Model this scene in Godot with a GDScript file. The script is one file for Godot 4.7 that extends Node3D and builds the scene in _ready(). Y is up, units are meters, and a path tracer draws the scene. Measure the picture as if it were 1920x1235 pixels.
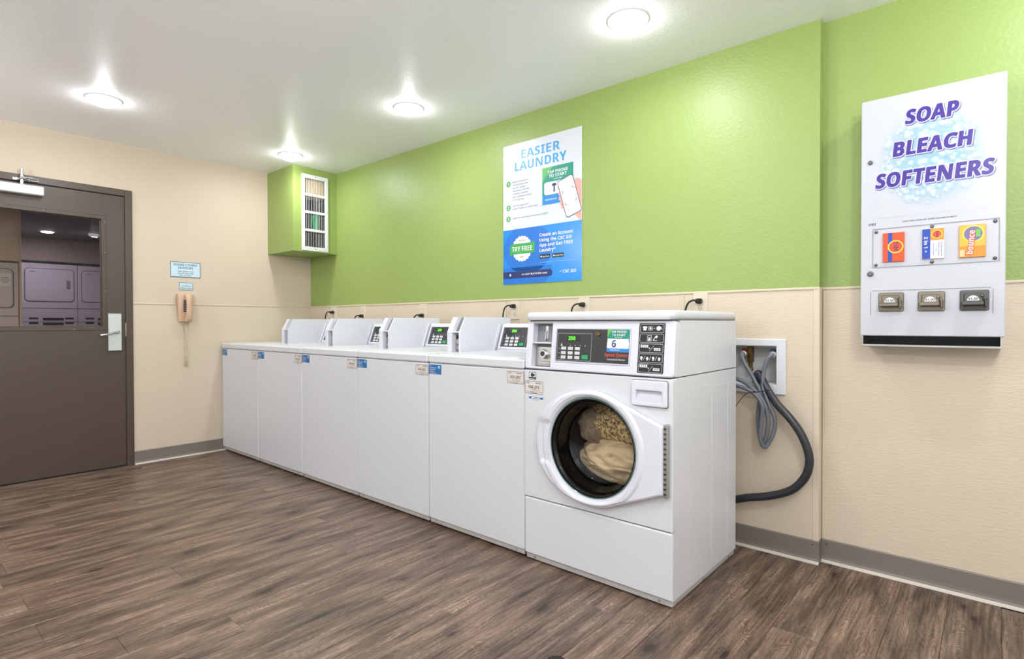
extends Node3D

# ------------------------------------------------------------------ helpers
var XF := Transform3D.IDENTITY          # current drawing frame: every vertex passes through it
var M := {}                             # materials
var taken := {}
var fonts := {}
const HC := 2.394                       # ceiling height
const HR := 1.221                       # top of the wainscot
const FACING_X := Basis(Vector3(0, 0, -1), Vector3(0, 1, 0), Vector3(1, 0, 0))

func mat(c: Color, rough := 0.5, metal := 0.0, spec := 0.5) -> StandardMaterial3D:
	var m := StandardMaterial3D.new()
	m.albedo_color = c
	m.roughness = rough
	m.metallic = metal
	m.metallic_specular = spec
	m.cull_mode = BaseMaterial3D.CULL_DISABLED
	return m

func noise_tex(freq: float, seed_: int, kind := FastNoiseLite.TYPE_SIMPLEX_SMOOTH, oct := 3, size := 512) -> NoiseTexture2D:
	var n := FastNoiseLite.new()
	n.noise_type = kind
	n.seed = seed_
	n.frequency = freq
	n.fractal_octaves = oct
	var t := NoiseTexture2D.new()
	t.width = size
	t.height = size
	t.seamless = true
	t.noise = n
	return t

func relief(m: StandardMaterial3D, tex: Texture2D, cm: float, per_m: Vector3) -> StandardMaterial3D:
	m.heightmap_enabled = true
	m.heightmap_texture = tex
	m.heightmap_scale = cm
	m.uv1_triplanar = true
	m.uv1_world_triplanar = true
	m.uv1_scale = per_m
	return m

func numbered(called: String) -> String:
	if not taken.has(called):
		taken[called] = 0
		return called
	taken[called] += 1
	return "%s_%03d" % [called, taken[called]]

func tag(o: Node, label := "", category := "", group := "", kind := "") -> Node:
	if label: o.set_meta("label", label)
	if category: o.set_meta("category", category)
	if group: o.set_meta("group", group)
	if kind: o.set_meta("kind", kind)
	return o

func thing(called: String, label: String, category: String, at: Vector3, group := "") -> Node3D:
	var o := Node3D.new()
	o.name = numbered(called)
	o.position = at
	add_child(o, true)
	tag(o, label, category, group)
	return o

func new_st() -> SurfaceTool:
	var st := SurfaceTool.new()
	st.begin(Mesh.PRIMITIVE_TRIANGLES)
	st.set_smooth_group(-1)
	return st

# commits the shape as one mesh; shapes are drawn in room coordinates, so a direct child is shifted back by its thing's place
func part(parent: Node, called: String, st: SurfaceTool, m: Material, normals := true) -> MeshInstance3D:
	if normals: st.generate_normals()
	var mi := MeshInstance3D.new()
	mi.mesh = st.commit()
	mi.material_override = m
	if parent == self:
		mi.name = numbered(called)
	else:
		mi.name = called
		if parent.get_parent() == self: mi.position = -parent.position
	parent.add_child(mi, true)
	return mi

func structure(called: String, st: SurfaceTool, m: Material, label := "") -> MeshInstance3D:
	var o := part(self, called, st, m)
	tag(o, label, "", "", "structure")
	return o

func V(x: float, y: float, z: float) -> Vector3: return Vector3(x, y, z)

func tri(st: SurfaceTool, a: Vector3, b: Vector3, c: Vector3, out: Vector3) -> void:
	if (c - a).cross(b - a).dot(out) < 0.0:
		var t := b; b = c; c = t
	st.add_vertex(XF * a); st.add_vertex(XF * b); st.add_vertex(XF * c)

func quad(st: SurfaceTool, a: Vector3, b: Vector3, c: Vector3, d: Vector3, out: Vector3) -> void:
	tri(st, a, b, c, out)
	tri(st, a, c, d, out)

func box(st: SurfaceTool, lo: Vector3, hi: Vector3, bev := 0.0) -> void:
	var c := (lo + hi) / 2.0
	var h := (hi - lo) / 2.0
	h = V(absf(h.x), absf(h.y), absf(h.z))
	bev = minf(bev, minf(h.x, minf(h.y, h.z)) * 0.98)
	st.set_smooth_group(-1)
	for ax in 3:
		var u := (ax + 1) % 3
		var v := (ax + 2) % 3
		for s in [-1.0, 1.0]:
			var n := Vector3.ZERO; n[ax] = s
			var p := []
			for q in [[-1, -1], [1, -1], [1, 1], [-1, 1]]:
				var w := Vector3.ZERO
				w[ax] = s * h[ax]; w[u] = q[0] * (h[u] - bev); w[v] = q[1] * (h[v] - bev)
				p.append(c + w)
			quad(st, p[0], p[1], p[2], p[3], n)
	if bev <= 0.0: return
	for ax in 3:                              # the chamfered edges along each axis
		var u := (ax + 1) % 3
		var v := (ax + 2) % 3
		for su in [-1.0, 1.0]:
			for sv in [-1.0, 1.0]:
				var p := []
				for q in [[-1, 0], [1, 0], [1, 1], [-1, 1]]:
					var w := Vector3.ZERO
					w[ax] = q[0] * (h[ax] - bev)
					w[u] = su * (h[u] if q[1] == 0 else h[u] - bev)
					w[v] = sv * (h[v] - bev if q[1] == 0 else h[v])
					p.append(c + w)
				var n := Vector3.ZERO; n[u] = su; n[v] = sv
				quad(st, p[0], p[1], p[2], p[3], n)
	for sx in [-1.0, 1.0]:
		for sy in [-1.0, 1.0]:
			for sz in [-1.0, 1.0]:
				var k := V(sx, sy, sz)
				tri(st, c + k * V(h.x, h.y - bev, h.z - bev), c + k * V(h.x - bev, h.y, h.z - bev), c + k * V(h.x - bev, h.y - bev, h.z), k)

# joins closed loops of equal count, one after another
func loft(st: SurfaceTool, loops: Array, smooth := true, flip := false, closed := true) -> void:
	var n: int = loops[0].size()
	for i in loops.size() - 1:
		st.set_smooth_group(i + 1 if smooth else -1)
		for j in (n if closed else n - 1):
			var k := (j + 1) % n
			var a: Vector3 = XF * loops[i][j]
			var b: Vector3 = XF * loops[i][k]
			var c: Vector3 = XF * loops[i + 1][k]
			var d: Vector3 = XF * loops[i + 1][j]
			for v in ([a, b, c, a, c, d] if flip else [a, c, b, a, d, c]):
				st.add_vertex(v)
	st.set_smooth_group(-1)

func soft_loft(st: SurfaceTool, loops: Array, flip := false, closed := true) -> void:
	var n: int = loops[0].size()
	st.set_smooth_group(1)
	for i in loops.size() - 1:
		for j in (n if closed else n - 1):
			var k := (j + 1) % n
			var a: Vector3 = XF * loops[i][j]
			var b: Vector3 = XF * loops[i][k]
			var c: Vector3 = XF * loops[i + 1][k]
			var d: Vector3 = XF * loops[i + 1][j]
			for v in ([a, b, c, a, c, d] if flip else [a, c, b, a, d, c]):
				st.add_vertex(v)
	st.set_smooth_group(-1)

func cap(st: SurfaceTool, loop: Array, out: Vector3) -> void:
	var c := Vector3.ZERO
	for p in loop: c += p
	c /= loop.size()
	st.set_smooth_group(-1)
	for j in loop.size(): tri(st, c, loop[j], loop[(j + 1) % loop.size()], out)

func ring(c: Vector3, u: Vector3, v: Vector3, r: float, n := 24, r2 := -1.0) -> Array:
	var a := []
	for i in n:
		var t := TAU * i / n
		a.append(c + u * cos(t) * r + v * sin(t) * (r if r2 < 0.0 else r2))
	return a

# a turned shape: profile points (radius, distance along the axis)
func lathe(st: SurfaceTool, c: Vector3, axis: Vector3, profile: Array, n := 32, soft := false, ends := true) -> void:
	var w := axis.normalized()
	var u := w.cross(Vector3.UP if absf(w.y) < 0.9 else Vector3.RIGHT).normalized()
	var v := w.cross(u)
	var loops := []
	for p in profile: loops.append(ring(c + w * p[1], u, v, maxf(p[0], 0.00005), n))
	if soft: soft_loft(st, loops, false)
	else: loft(st, loops, true, false)
	if ends:
		cap(st, loops[0], -w if profile[-1][1] >= profile[0][1] else w)
		cap(st, loops[-1], w if profile[-1][1] >= profile[0][1] else -w)

func disc(st: SurfaceTool, c: Vector3, axis: Vector3, r: float, h: float, bev := 0.001, n := 24) -> void:
	lathe(st, c, axis, [[r, 0.0], [r, h - bev], [r - bev, h]], n)

func rrect(cx: float, cy: float, w: float, h: float, r: float, z := 0.0, k := 4) -> Array:
	var a := []
	r = minf(r, minf(w, h) / 2.0 * 0.999)
	for q in 4:
		var ox := cx + (w / 2.0 - r) * (1.0 if q == 0 or q == 3 else -1.0)
		var oy := cy + (h / 2.0 - r) * (1.0 if q < 2 else -1.0)
		for i in k + 1:
			var t := PI / 2.0 * (q + float(i) / k)
			a.append(V(ox + cos(t) * r, oy + sin(t) * r, z))
	return a

# a plate with rounded corners standing on the XY plane of the current frame, its front edge eased
func plate(st: SurfaceTool, cx: float, cy: float, w: float, h: float, r: float, z0: float, z1: float, bev := 0.001) -> void:
	var a := rrect(cx, cy, w, h, r, z0)
	var b := rrect(cx, cy, w, h, r, z1 - bev)
	var c := rrect(cx, cy, w - 2.0 * bev, h - 2.0 * bev, maxf(r - bev, 0.0003), z1)
	loft(st, [a, b, c], false, false)
	cap(st, c, V(0, 0, 1))
	cap(st, a, V(0, 0, -1))

# a frame: outer rounded rectangle with a rectangular opening, z0 to z1
func frame(st: SurfaceTool, cx: float, cy: float, w: float, h: float, r: float, ow: float, oh: float, orr: float, z0: float, z1: float, bev := 0.001, ocx := 1e9, ocy := 1e9) -> void:
	if ocx > 1e8: ocx = cx
	if ocy > 1e8: ocy = cy
	loft(st, [rrect(ocx, ocy, ow, oh, orr, z0), rrect(cx, cy, w, h, r, z0), rrect(cx, cy, w, h, r, z1 - bev), rrect(cx, cy, w - 2 * bev, h - 2 * bev, r, z1),
		rrect(ocx, ocy, ow + 2 * bev, oh + 2 * bev, orr, z1), rrect(ocx, ocy, ow, oh, orr, z1 - bev), rrect(ocx, ocy, ow, oh, orr, z0)], false, false)

func prism(st: SurfaceTool, poly: PackedVector2Array, z0: float, z1: float) -> void:
	st.set_smooth_group(-1)
	var ix := Geometry2D.triangulate_polygon(poly)
	for i in range(0, ix.size(), 3):
		for z in [z0, z1]:
			tri(st, V(poly[ix[i]].x, poly[ix[i]].y, z), V(poly[ix[i + 1]].x, poly[ix[i + 1]].y, z), V(poly[ix[i + 2]].x, poly[ix[i + 2]].y, z), V(0, 0, 1.0 if z == z1 else -1.0))
	var area := 0.0
	for i in poly.size():
		var a := poly[i]; var b := poly[(i + 1) % poly.size()]
		area += a.cross(b)
	for i in poly.size():
		var a := poly[i]; var b := poly[(i + 1) % poly.size()]
		var n := Vector3(b.y - a.y, a.x - b.x, 0) * signf(area)
		quad(st, V(a.x, a.y, z0), V(b.x, b.y, z0), V(b.x, b.y, z1), V(a.x, a.y, z1), n)

func flat(st: SurfaceTool, poly: Array, z: float) -> void:
	var p := PackedVector2Array(poly)
	var ix := Geometry2D.triangulate_polygon(p)
	st.set_smooth_group(-1)
	for i in range(0, ix.size(), 3):
		tri(st, V(p[ix[i]].x, p[ix[i]].y, z), V(p[ix[i + 1]].x, p[ix[i + 1]].y, z), V(p[ix[i + 2]].x, p[ix[i + 2]].y, z), V(0, 0, 1))

func flat_rect(st: SurfaceTool, x0: float, y0: float, x1: float, y1: float, z: float) -> void:
	st.set_smooth_group(-1)
	quad(st, V(x0, y0, z), V(x1, y0, z), V(x1, y1, z), V(x0, y1, z), V(0, 0, 1))

func flat_disc(st: SurfaceTool, cx: float, cy: float, r: float, z: float, n := 28) -> void:
	cap(st, ring(V(cx, cy, z), Vector3.RIGHT, Vector3.UP, r, n), V(0, 0, 1))

func flat_line(st: SurfaceTool, a: Vector2, b: Vector2, w: float, z: float) -> void:
	var n := (b - a).normalized().orthogonal() * w / 2.0
	st.set_smooth_group(-1)
	quad(st, V(a.x + n.x, a.y + n.y, z), V(b.x + n.x, b.y + n.y, z), V(b.x - n.x, b.y - n.y, z), V(a.x - n.x, a.y - n.y, z), V(0, 0, 1))

func flat_border(st: SurfaceTool, x0: float, y0: float, x1: float, y1: float, w: float, z: float) -> void:
	flat_rect(st, x0, y0, x1, y0 + w, z); flat_rect(st, x0, y1 - w, x1, y1, z)
	flat_rect(st, x0, y0 + w, x0 + w, y1 - w, z); flat_rect(st, x1 - w, y0 + w, x1, y1 - w, z)

func spline(pts: Array, sub := 8) -> Array:
	var out := []
	for i in pts.size() - 1:
		var p0: Vector3 = pts[maxi(i - 1, 0)]
		var p1: Vector3 = pts[i]
		var p2: Vector3 = pts[i + 1]
		var p3: Vector3 = pts[mini(i + 2, pts.size() - 1)]
		for k in sub: out.append(p1.cubic_interpolate(p2, p0, p3, float(k) / sub))
	out.append(pts[-1])
	return out

func tube(st: SurfaceTool, path: Array, r: float, n := 10, radii := []) -> void:
	var loops := []
	var u := Vector3.ZERO
	for i in path.size():
		var d: Vector3 = (path[mini(i + 1, path.size() - 1)] - path[maxi(i - 1, 0)]).normalized()
		if i == 0: u = d.cross(Vector3.UP if absf(d.y) < 0.9 else Vector3.RIGHT).normalized()
		else: u = (u - d * u.dot(d)).normalized()
		loops.append(ring(path[i], u, d.cross(u), r if radii.is_empty() else radii[i], n))
	soft_loft(st, loops, false)
	cap(st, loops[0], path[0] - path[1])
	cap(st, loops[-1], path[-1] - path[-2])

func font(bold := true, serif := false) -> SystemFont:
	var k := str(bold, serif)
	if not fonts.has(k):
		var f := SystemFont.new()
		f.font_names = PackedStringArray(["Droid Serif" if serif else "Droid Sans"])
		f.font_weight = 700 if bold else 400
		fonts[k] = f
	return fonts[k]

# flat lettering on the XY plane of the current frame: anchor 0 left, 0.5 centre, 1 right of the baseline; h is the height of a capital; w squeezes to a width
func letter(st: SurfaceTool, s: String, x: float, y: float, z: float, h: float, anchor := 0.5, w := 0.0, bold := true, slant := 0.0, serif := false, grow := 0.0) -> void:
	var t := TextMesh.new()
	t.text = s
	t.font = font(bold, serif)
	t.font_size = 48
	t.pixel_size = 0.01
	t.depth = 0.0
	t.curve_step = 3.0
	t.horizontal_alignment = HORIZONTAL_ALIGNMENT_LEFT
	t.vertical_alignment = VERTICAL_ALIGNMENT_BOTTOM
	var arrays := t.surface_get_arrays(0)
	var am := ArrayMesh.new()
	am.add_surface_from_arrays(Mesh.PRIMITIVE_TRIANGLES, arrays)
	var bb := am.get_aabb()
	var capt := TextMesh.new()
	capt.text = "H"; capt.font = t.font; capt.font_size = 48; capt.pixel_size = 0.01; capt.depth = 0.0
	capt.horizontal_alignment = HORIZONTAL_ALIGNMENT_LEFT; capt.vertical_alignment = VERTICAL_ALIGNMENT_BOTTOM
	var ch := capt.get_aabb()
	var sy := h / ch.size.y
	var sx := sy if w <= 0.0 else w / bb.size.x
	var ww := bb.size.x * sx
	var k := Transform3D(Basis(V(sx, 0, 0), V(slant * sy, sy, 0), V(0, 0, 1)), V(x - anchor * ww - bb.position.x * sx, y - ch.position.y * sy, z))
	if grow <= 0.0:
		st.append_from(am, 0, XF * k)
	else:
		for i in 12:
			var o := V(cos(TAU * i / 12.0) * grow, sin(TAU * i / 12.0) * grow, 0.000015 * i)
			st.append_from(am, 0, XF * k.translated(o))

func letters(parent: Node, called: String, m: Material, rows: Array) -> MeshInstance3D:
	var st := SurfaceTool.new()
	st.begin(Mesh.PRIMITIVE_TRIANGLES)
	for r in rows:
		var q: Array = r + [0.5, 0.0, true, 0.0, false, 0.0].slice(r.size() - 5)
		letter(st, q[0], q[1], q[2], q[3], q[4], q[5], q[6], q[7], q[8], q[9], q[10])
	return part(parent, called, st, m, false)

# ------------------------------------------------------------------ the scene
func _ready() -> void:
	var cam := Camera3D.new()
	cam.name = "camera"
	add_child(cam)
	cam.position = V(4.9057, 1.065, 2.7398)
	var pitch := 0.0121
	var yaw := 0.856
	var roll := -0.0014
	var f0 := V(-cos(yaw), 0, -sin(yaw))
	var r0 := V(sin(yaw), 0, -cos(yaw))
	var fw := f0 * cos(pitch) + V(0, -1, 0) * sin(pitch)
	var up := r0.cross(fw)
	cam.basis = Basis(r0 * cos(roll) + up * sin(roll), up * cos(roll) - r0 * sin(roll), -fw)
	cam.fov = rad_to_deg(2.0 * atan(617.5 / 1043.457))
	cam.near = 0.05
	cam.far = 60.0
	cam.current = true
	var we := WorldEnvironment.new()
	we.name = "room_environment"
	var env := Environment.new()
	env.background_mode = Environment.BG_COLOR
	env.background_color = Color(0, 0, 0)
	env.tonemap_mode = Environment.TONE_MAPPER_LINEAR
	env.tonemap_exposure = 1.17
	env.sdfgi_enabled = true
	env.ssao_enabled = true
	env.ssil_enabled = true
	we.environment = env
	add_child(we)

	make_materials()
	ceiling_lights()
	build_room()
	build_floor()
	build_far_room()
	build_door()
	build_bulkhead()
	build_washers()
	build_front_loader()
	build_laundry()
	build_vending()
	build_poster()
	build_signs()
	build_phone()
	build_outlets()
	build_hookup()
	var st := new_st()
	lathe(st, V(3.876, 0.0, 1.345), Vector3.UP, [[0.034, 0.0], [0.034, 0.004], [0.031, 0.006], [0.02, 0.0065]], 32)
	tag(part(self, "floor_cleanout", st, M.rubber), "small round black cap on the plank floor, cut by the bottom edge of the photo", "floor cap")

func make_materials() -> void:
	var peel := noise_tex(0.05, 3, FastNoiseLite.TYPE_SIMPLEX_SMOOTH, 2)
	var weave := noise_tex(0.035, 9, FastNoiseLite.TYPE_SIMPLEX_SMOOTH, 3)
	var stipple := noise_tex(0.07, 5, FastNoiseLite.TYPE_SIMPLEX_SMOOTH, 2)
	M.green = relief(mat(Color8(143, 163, 88), 0.42), peel, 0.06, V(2, 2, 2))
	M.cream = relief(mat(Color8(206, 189, 168), 0.5), peel, 0.045, V(2, 2, 2))
	M.panel = relief(mat(Color8(208, 193, 170), 0.42), weave, 0.05, V(1.4, 5.5, 1.4))
	M.ceiling = relief(mat(Color8(250, 250, 253), 0.33), stipple, 0.06, V(2, 2, 2))
	M.trim = mat(Color8(210, 195, 172), 0.4)
	M.base = mat(Color8(122, 112, 104), 0.45)
	M.caulk = mat(Color8(205, 195, 182), 0.4)
	M.door = relief(mat(Color8(78, 64, 54), 0.38), peel, 0.03, V(1.5, 1.5, 1.5))
	M.white = mat(Color8(211, 212, 215), 0.3)
	M.plastic = mat(Color8(216, 216, 223), 0.32)
	M.plastic2 = mat(Color8(198, 198, 208), 0.4)
	M.grey = mat(Color8(128, 130, 134), 0.45)
	M.dark = mat(Color8(40, 41, 43), 0.5)
	M.black = mat(Color8(22, 22, 23), 0.35)
	M.rubber = mat(Color8(20, 20, 20), 0.55)
	M.gasket = mat(Color8(5, 5, 5), 0.4, 0.0, 0.2)
	M.gap = mat(Color8(30, 29, 28), 0.8)
	M.steel = mat(Color8(190, 190, 188), 0.32, 1.0)
	M.chrome = mat(Color8(215, 215, 215), 0.12, 1.0)
	M.bronze = mat(Color8(134, 126, 112), 0.42, 1.0)
	M.bronze_dark = mat(Color8(96, 94, 92), 0.42, 0.9)
	M.brass = mat(Color8(120, 98, 58), 0.4, 1.0)
	M.ink = mat(Color8(40, 38, 40), 0.6)
	M.paper = mat(Color8(222, 222, 222), 0.5)
	M.beige_plastic = mat(Color8(214, 201, 180), 0.4)
	M.glass = mat(Color(0.2, 0.2, 0.2, 0.01), 0.0, 0.0, 0.26)
	M.glass.transparency = BaseMaterial3D.TRANSPARENCY_ALPHA
	M.hose = mat(Color8(102, 106, 114), 0.4)
	M.hose_black = mat(Color8(42, 44, 48), 0.36)
	M.lens = mat(Color8(250, 250, 248), 0.4)
	M.lens.emission_enabled = true
	M.lens.emission = Color(1.0, 0.99, 0.97)
	M.lens.emission_energy_multiplier = 10.0
	M.led = mat(Color8(60, 220, 30), 0.5)
	M.led.emission_enabled = true
	M.led.emission = Color8(90, 255, 30)
	M.led.emission_energy_multiplier = 1.6
	M.start_green = mat(Color8(20, 160, 90), 0.4)
	M.paint_white = mat(Color8(240, 240, 240), 0.5)
	M.bowl_glass = mat(Color(0.1, 0.12, 0.12, 0.01), 0.0, 0.0, 0.42)
	M.bowl_glass.transparency = BaseMaterial3D.TRANSPARENCY_ALPHA
	M.satin = mat(Color8(205, 208, 206), 0.38, 0.6)
	M.closer = mat(Color8(200, 202, 204), 0.35, 0.3)
	M.tan = mat(Color8(200, 176, 140), 0.7)
	M.kick = mat(Color8(176, 172, 168), 0.4)
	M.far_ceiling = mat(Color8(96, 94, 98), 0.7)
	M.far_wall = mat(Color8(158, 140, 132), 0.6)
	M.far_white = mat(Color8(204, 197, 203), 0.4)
	M.panel_black = mat(Color8(44, 44, 46), 0.4)
	M.grey_print = mat(Color8(190, 190, 190), 0.5)
	M.key = mat(Color8(205, 205, 205), 0.45)
	M.ink_black = mat(Color8(20, 20, 20), 0.35)
	M.cream_paper = mat(Color8(214, 206, 201), 0.5)
	M.brown_ink = mat(Color8(84, 70, 62), 0.6)
	M.sticker_blue = mat(Color8(28, 104, 164), 0.4)
	M.pale_blue = mat(Color8(150, 196, 220), 0.5)
	M.navy = mat(Color8(26, 42, 98), 0.4)
	M.teal_green = mat(Color8(16, 140, 116), 0.35)
	M.lime = mat(Color8(110, 180, 70), 0.4)
	M.lime2 = mat(Color8(84, 170, 90), 0.35)
	M.sky_blue = mat(Color8(30, 130, 204), 0.35)
	M.red = mat(Color8(214, 66, 40), 0.4)
	M.teal = mat(Color8(96, 132, 128), 0.12)
	M.drum = mat(Color8(60, 60, 60), 0.3, 1.0)
	M.vend = mat(Color8(192, 193, 199), 0.24)
	M.vend_edge = mat(Color8(150, 152, 158), 0.35)
	M.lilac = mat(Color8(200, 197, 226), 0.3)
	M.lilac_shade = mat(Color8(96, 104, 150), 0.3)
	M.purple = mat(Color8(62, 44, 136), 0.3)
	M.orange_red = mat(Color8(226, 78, 30), 0.35)
	M.orange = mat(Color8(226, 138, 30), 0.35)
	M.gold = mat(Color8(226, 172, 56), 0.35)
	M.yellow = mat(Color8(244, 206, 70), 0.35)
	M.peach = mat(Color8(244, 190, 140), 0.35)
	M.deep_blue = mat(Color8(30, 70, 168), 0.35)
	M.violet = mat(Color8(110, 104, 150), 0.35)
	M.steel_dark = mat(Color8(110, 112, 112), 0.35, 0.9)
	M.poster_white = mat(Color8(206, 209, 214), 0.28)
	M.poster_blue = mat(Color8(8, 132, 214), 0.22)
	M.poster_blue2 = mat(Color8(10, 110, 200), 0.22)
	M.poster_green = mat(Color8(56, 160, 72), 0.3)
	M.heading = mat(Color8(44, 148, 206), 0.4)
	M.print_grey = mat(Color8(92, 96, 108), 0.4)
	M.hand_pink = mat(Color8(240, 160, 150), 0.3)
	M.sign_blue = mat(Color8(196, 218, 228), 0.4)
	M.sign_ink = mat(Color8(66, 90, 112), 0.5)
	M.phone = mat(Color8(204, 170, 142), 0.35)
	M.phone_cord = mat(Color8(206, 182, 152), 0.45)
	M.box_grey = mat(Color8(200, 200, 198), 0.5)
	M.red_paint = mat(Color8(120, 24, 28), 0.45)
	M.blue_paint = mat(Color8(24, 70, 104), 0.45)
	M.copper = mat(Color8(190, 110, 80), 0.35, 1.0)

# ------------------------------------------------------------------ lamps
func ceiling_lights() -> void:
	var spots := [
		[0.904, 1.82, "round flush ceiling light above the door side of the room", 1.0],
		[0.682, 0.546, "round flush ceiling light just beside the green corner duct box", 1.0],
		[2.158, 0.546, "round flush ceiling light above the row of top loaders, left of the poster", 1.0],
		[3.679, 0.546, "round flush ceiling light above the front loader, rightmost of the four in view", 1.0],
		[5.18, 0.546, "round ceiling light out of frame beyond the soap dispenser", 0.75],
		[3.35, 1.95, "round ceiling light out of frame above the middle of the floor", 1.25],
		[5.3, 2.0, "white globe pendant lamp out of frame right of the camera", 1.7, 0.36],
		[0.904, 3.4, "white globe pendant lamp out of frame in the corner past the door", 1.2, 0.36],
		[3.1, 3.5, "white globe pendant lamp out of frame in the middle of the rear wall", 1.05, 0.36],
		[5.3, 3.5, "white globe pendant lamp out of frame in the rear corner behind the camera", 1.2, 0.36]]
	for s in spots:
		if s.size() > 4:
			pendant(s)
			continue
		var o := thing("ceiling_light", s[2], "ceiling light", V(s[0], HC, s[1]), "round flush ceiling lights")
		var c := V(s[0], HC, s[1])
		var st := new_st()
		lathe(st, c, Vector3.DOWN, [[0.0895, 0.0], [0.09, 0.0025], [0.088, 0.0045], [0.067, 0.003]], 48)
		part(o, "trim_ring", st, M.white)
		st = new_st()
		lathe(st, c + V(0, -0.0045, 0), Vector3.DOWN, [[0.068, 0.0], [0.067, 0.014], [0.06, 0.026], [0.04, 0.0345], [0.0, 0.038]], 48, true)
		part(o, "lamp_lens", st, M.lens)
		var a := AreaLight3D.new()
		a.name = "lamp_glow"
		a.area_size = Vector2(0.09, 0.09)
		a.light_color = Color(0.965, 0.982, 1.0)
		a.light_energy = LAMP * s[3] * (0.7 if s[3] == 1.0 else 0.36)
		a.shadow_enabled = true
		a.set("area_range", 12.0)
		a.position = V(0, -0.0455, 0)
		a.rotation_degrees = V(-90, 0, 0)
		o.add_child(a)
		var g := OmniLight3D.new()
		g.name = "lamp_bulb"
		g.light_color = a.light_color
		g.light_energy = LAMP * s[3] * (0.065 if s[3] == 1.0 else 0.5)
		g.light_size = 0.018
		g.omni_range = 12.0
		g.omni_attenuation = 2.0
		g.shadow_enabled = true
		g.position = V(0, -0.0245, 0)
		o.add_child(g)

func pendant(s: Array) -> void:
	var o := thing("pendant_lamp", s[2], "pendant lamp", V(s[0], HC, s[1]), "white globe pendant lamps out of frame")
	var c := V(s[0], HC, s[1])
	var st := new_st()
	lathe(st, c, Vector3.DOWN, [[0.06, 0.0], [0.06, 0.012], [0.045, 0.022], [0.004, 0.024]], 32)
	tube(st, [c + V(0, -0.02, 0), c + V(0, -s[4] + 0.06, 0)], 0.004, 8)
	part(o, "stem", st, M.white)
	st = new_st()
	var prof := []
	for i in 17: prof.append([0.07 * sin(PI * i / 16.0), s[4] - 0.07 * cos(PI * i / 16.0)])
	lathe(st, c, Vector3.DOWN, prof, 32, true)
	part(o, "globe_bulb", st, M.lens)
	var g := OmniLight3D.new()
	g.name = "lamp_bulb"
	g.light_color = Color(0.965, 0.982, 1.0)
	g.light_energy = LAMP * s[3] * 0.72
	g.light_size = 0.06
	g.omni_range = 12.0
	g.omni_attenuation = 2.0
	g.shadow_enabled = true
	g.position = V(0, -s[4], 0)
	o.add_child(g)

const LAMP := 0.76

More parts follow.
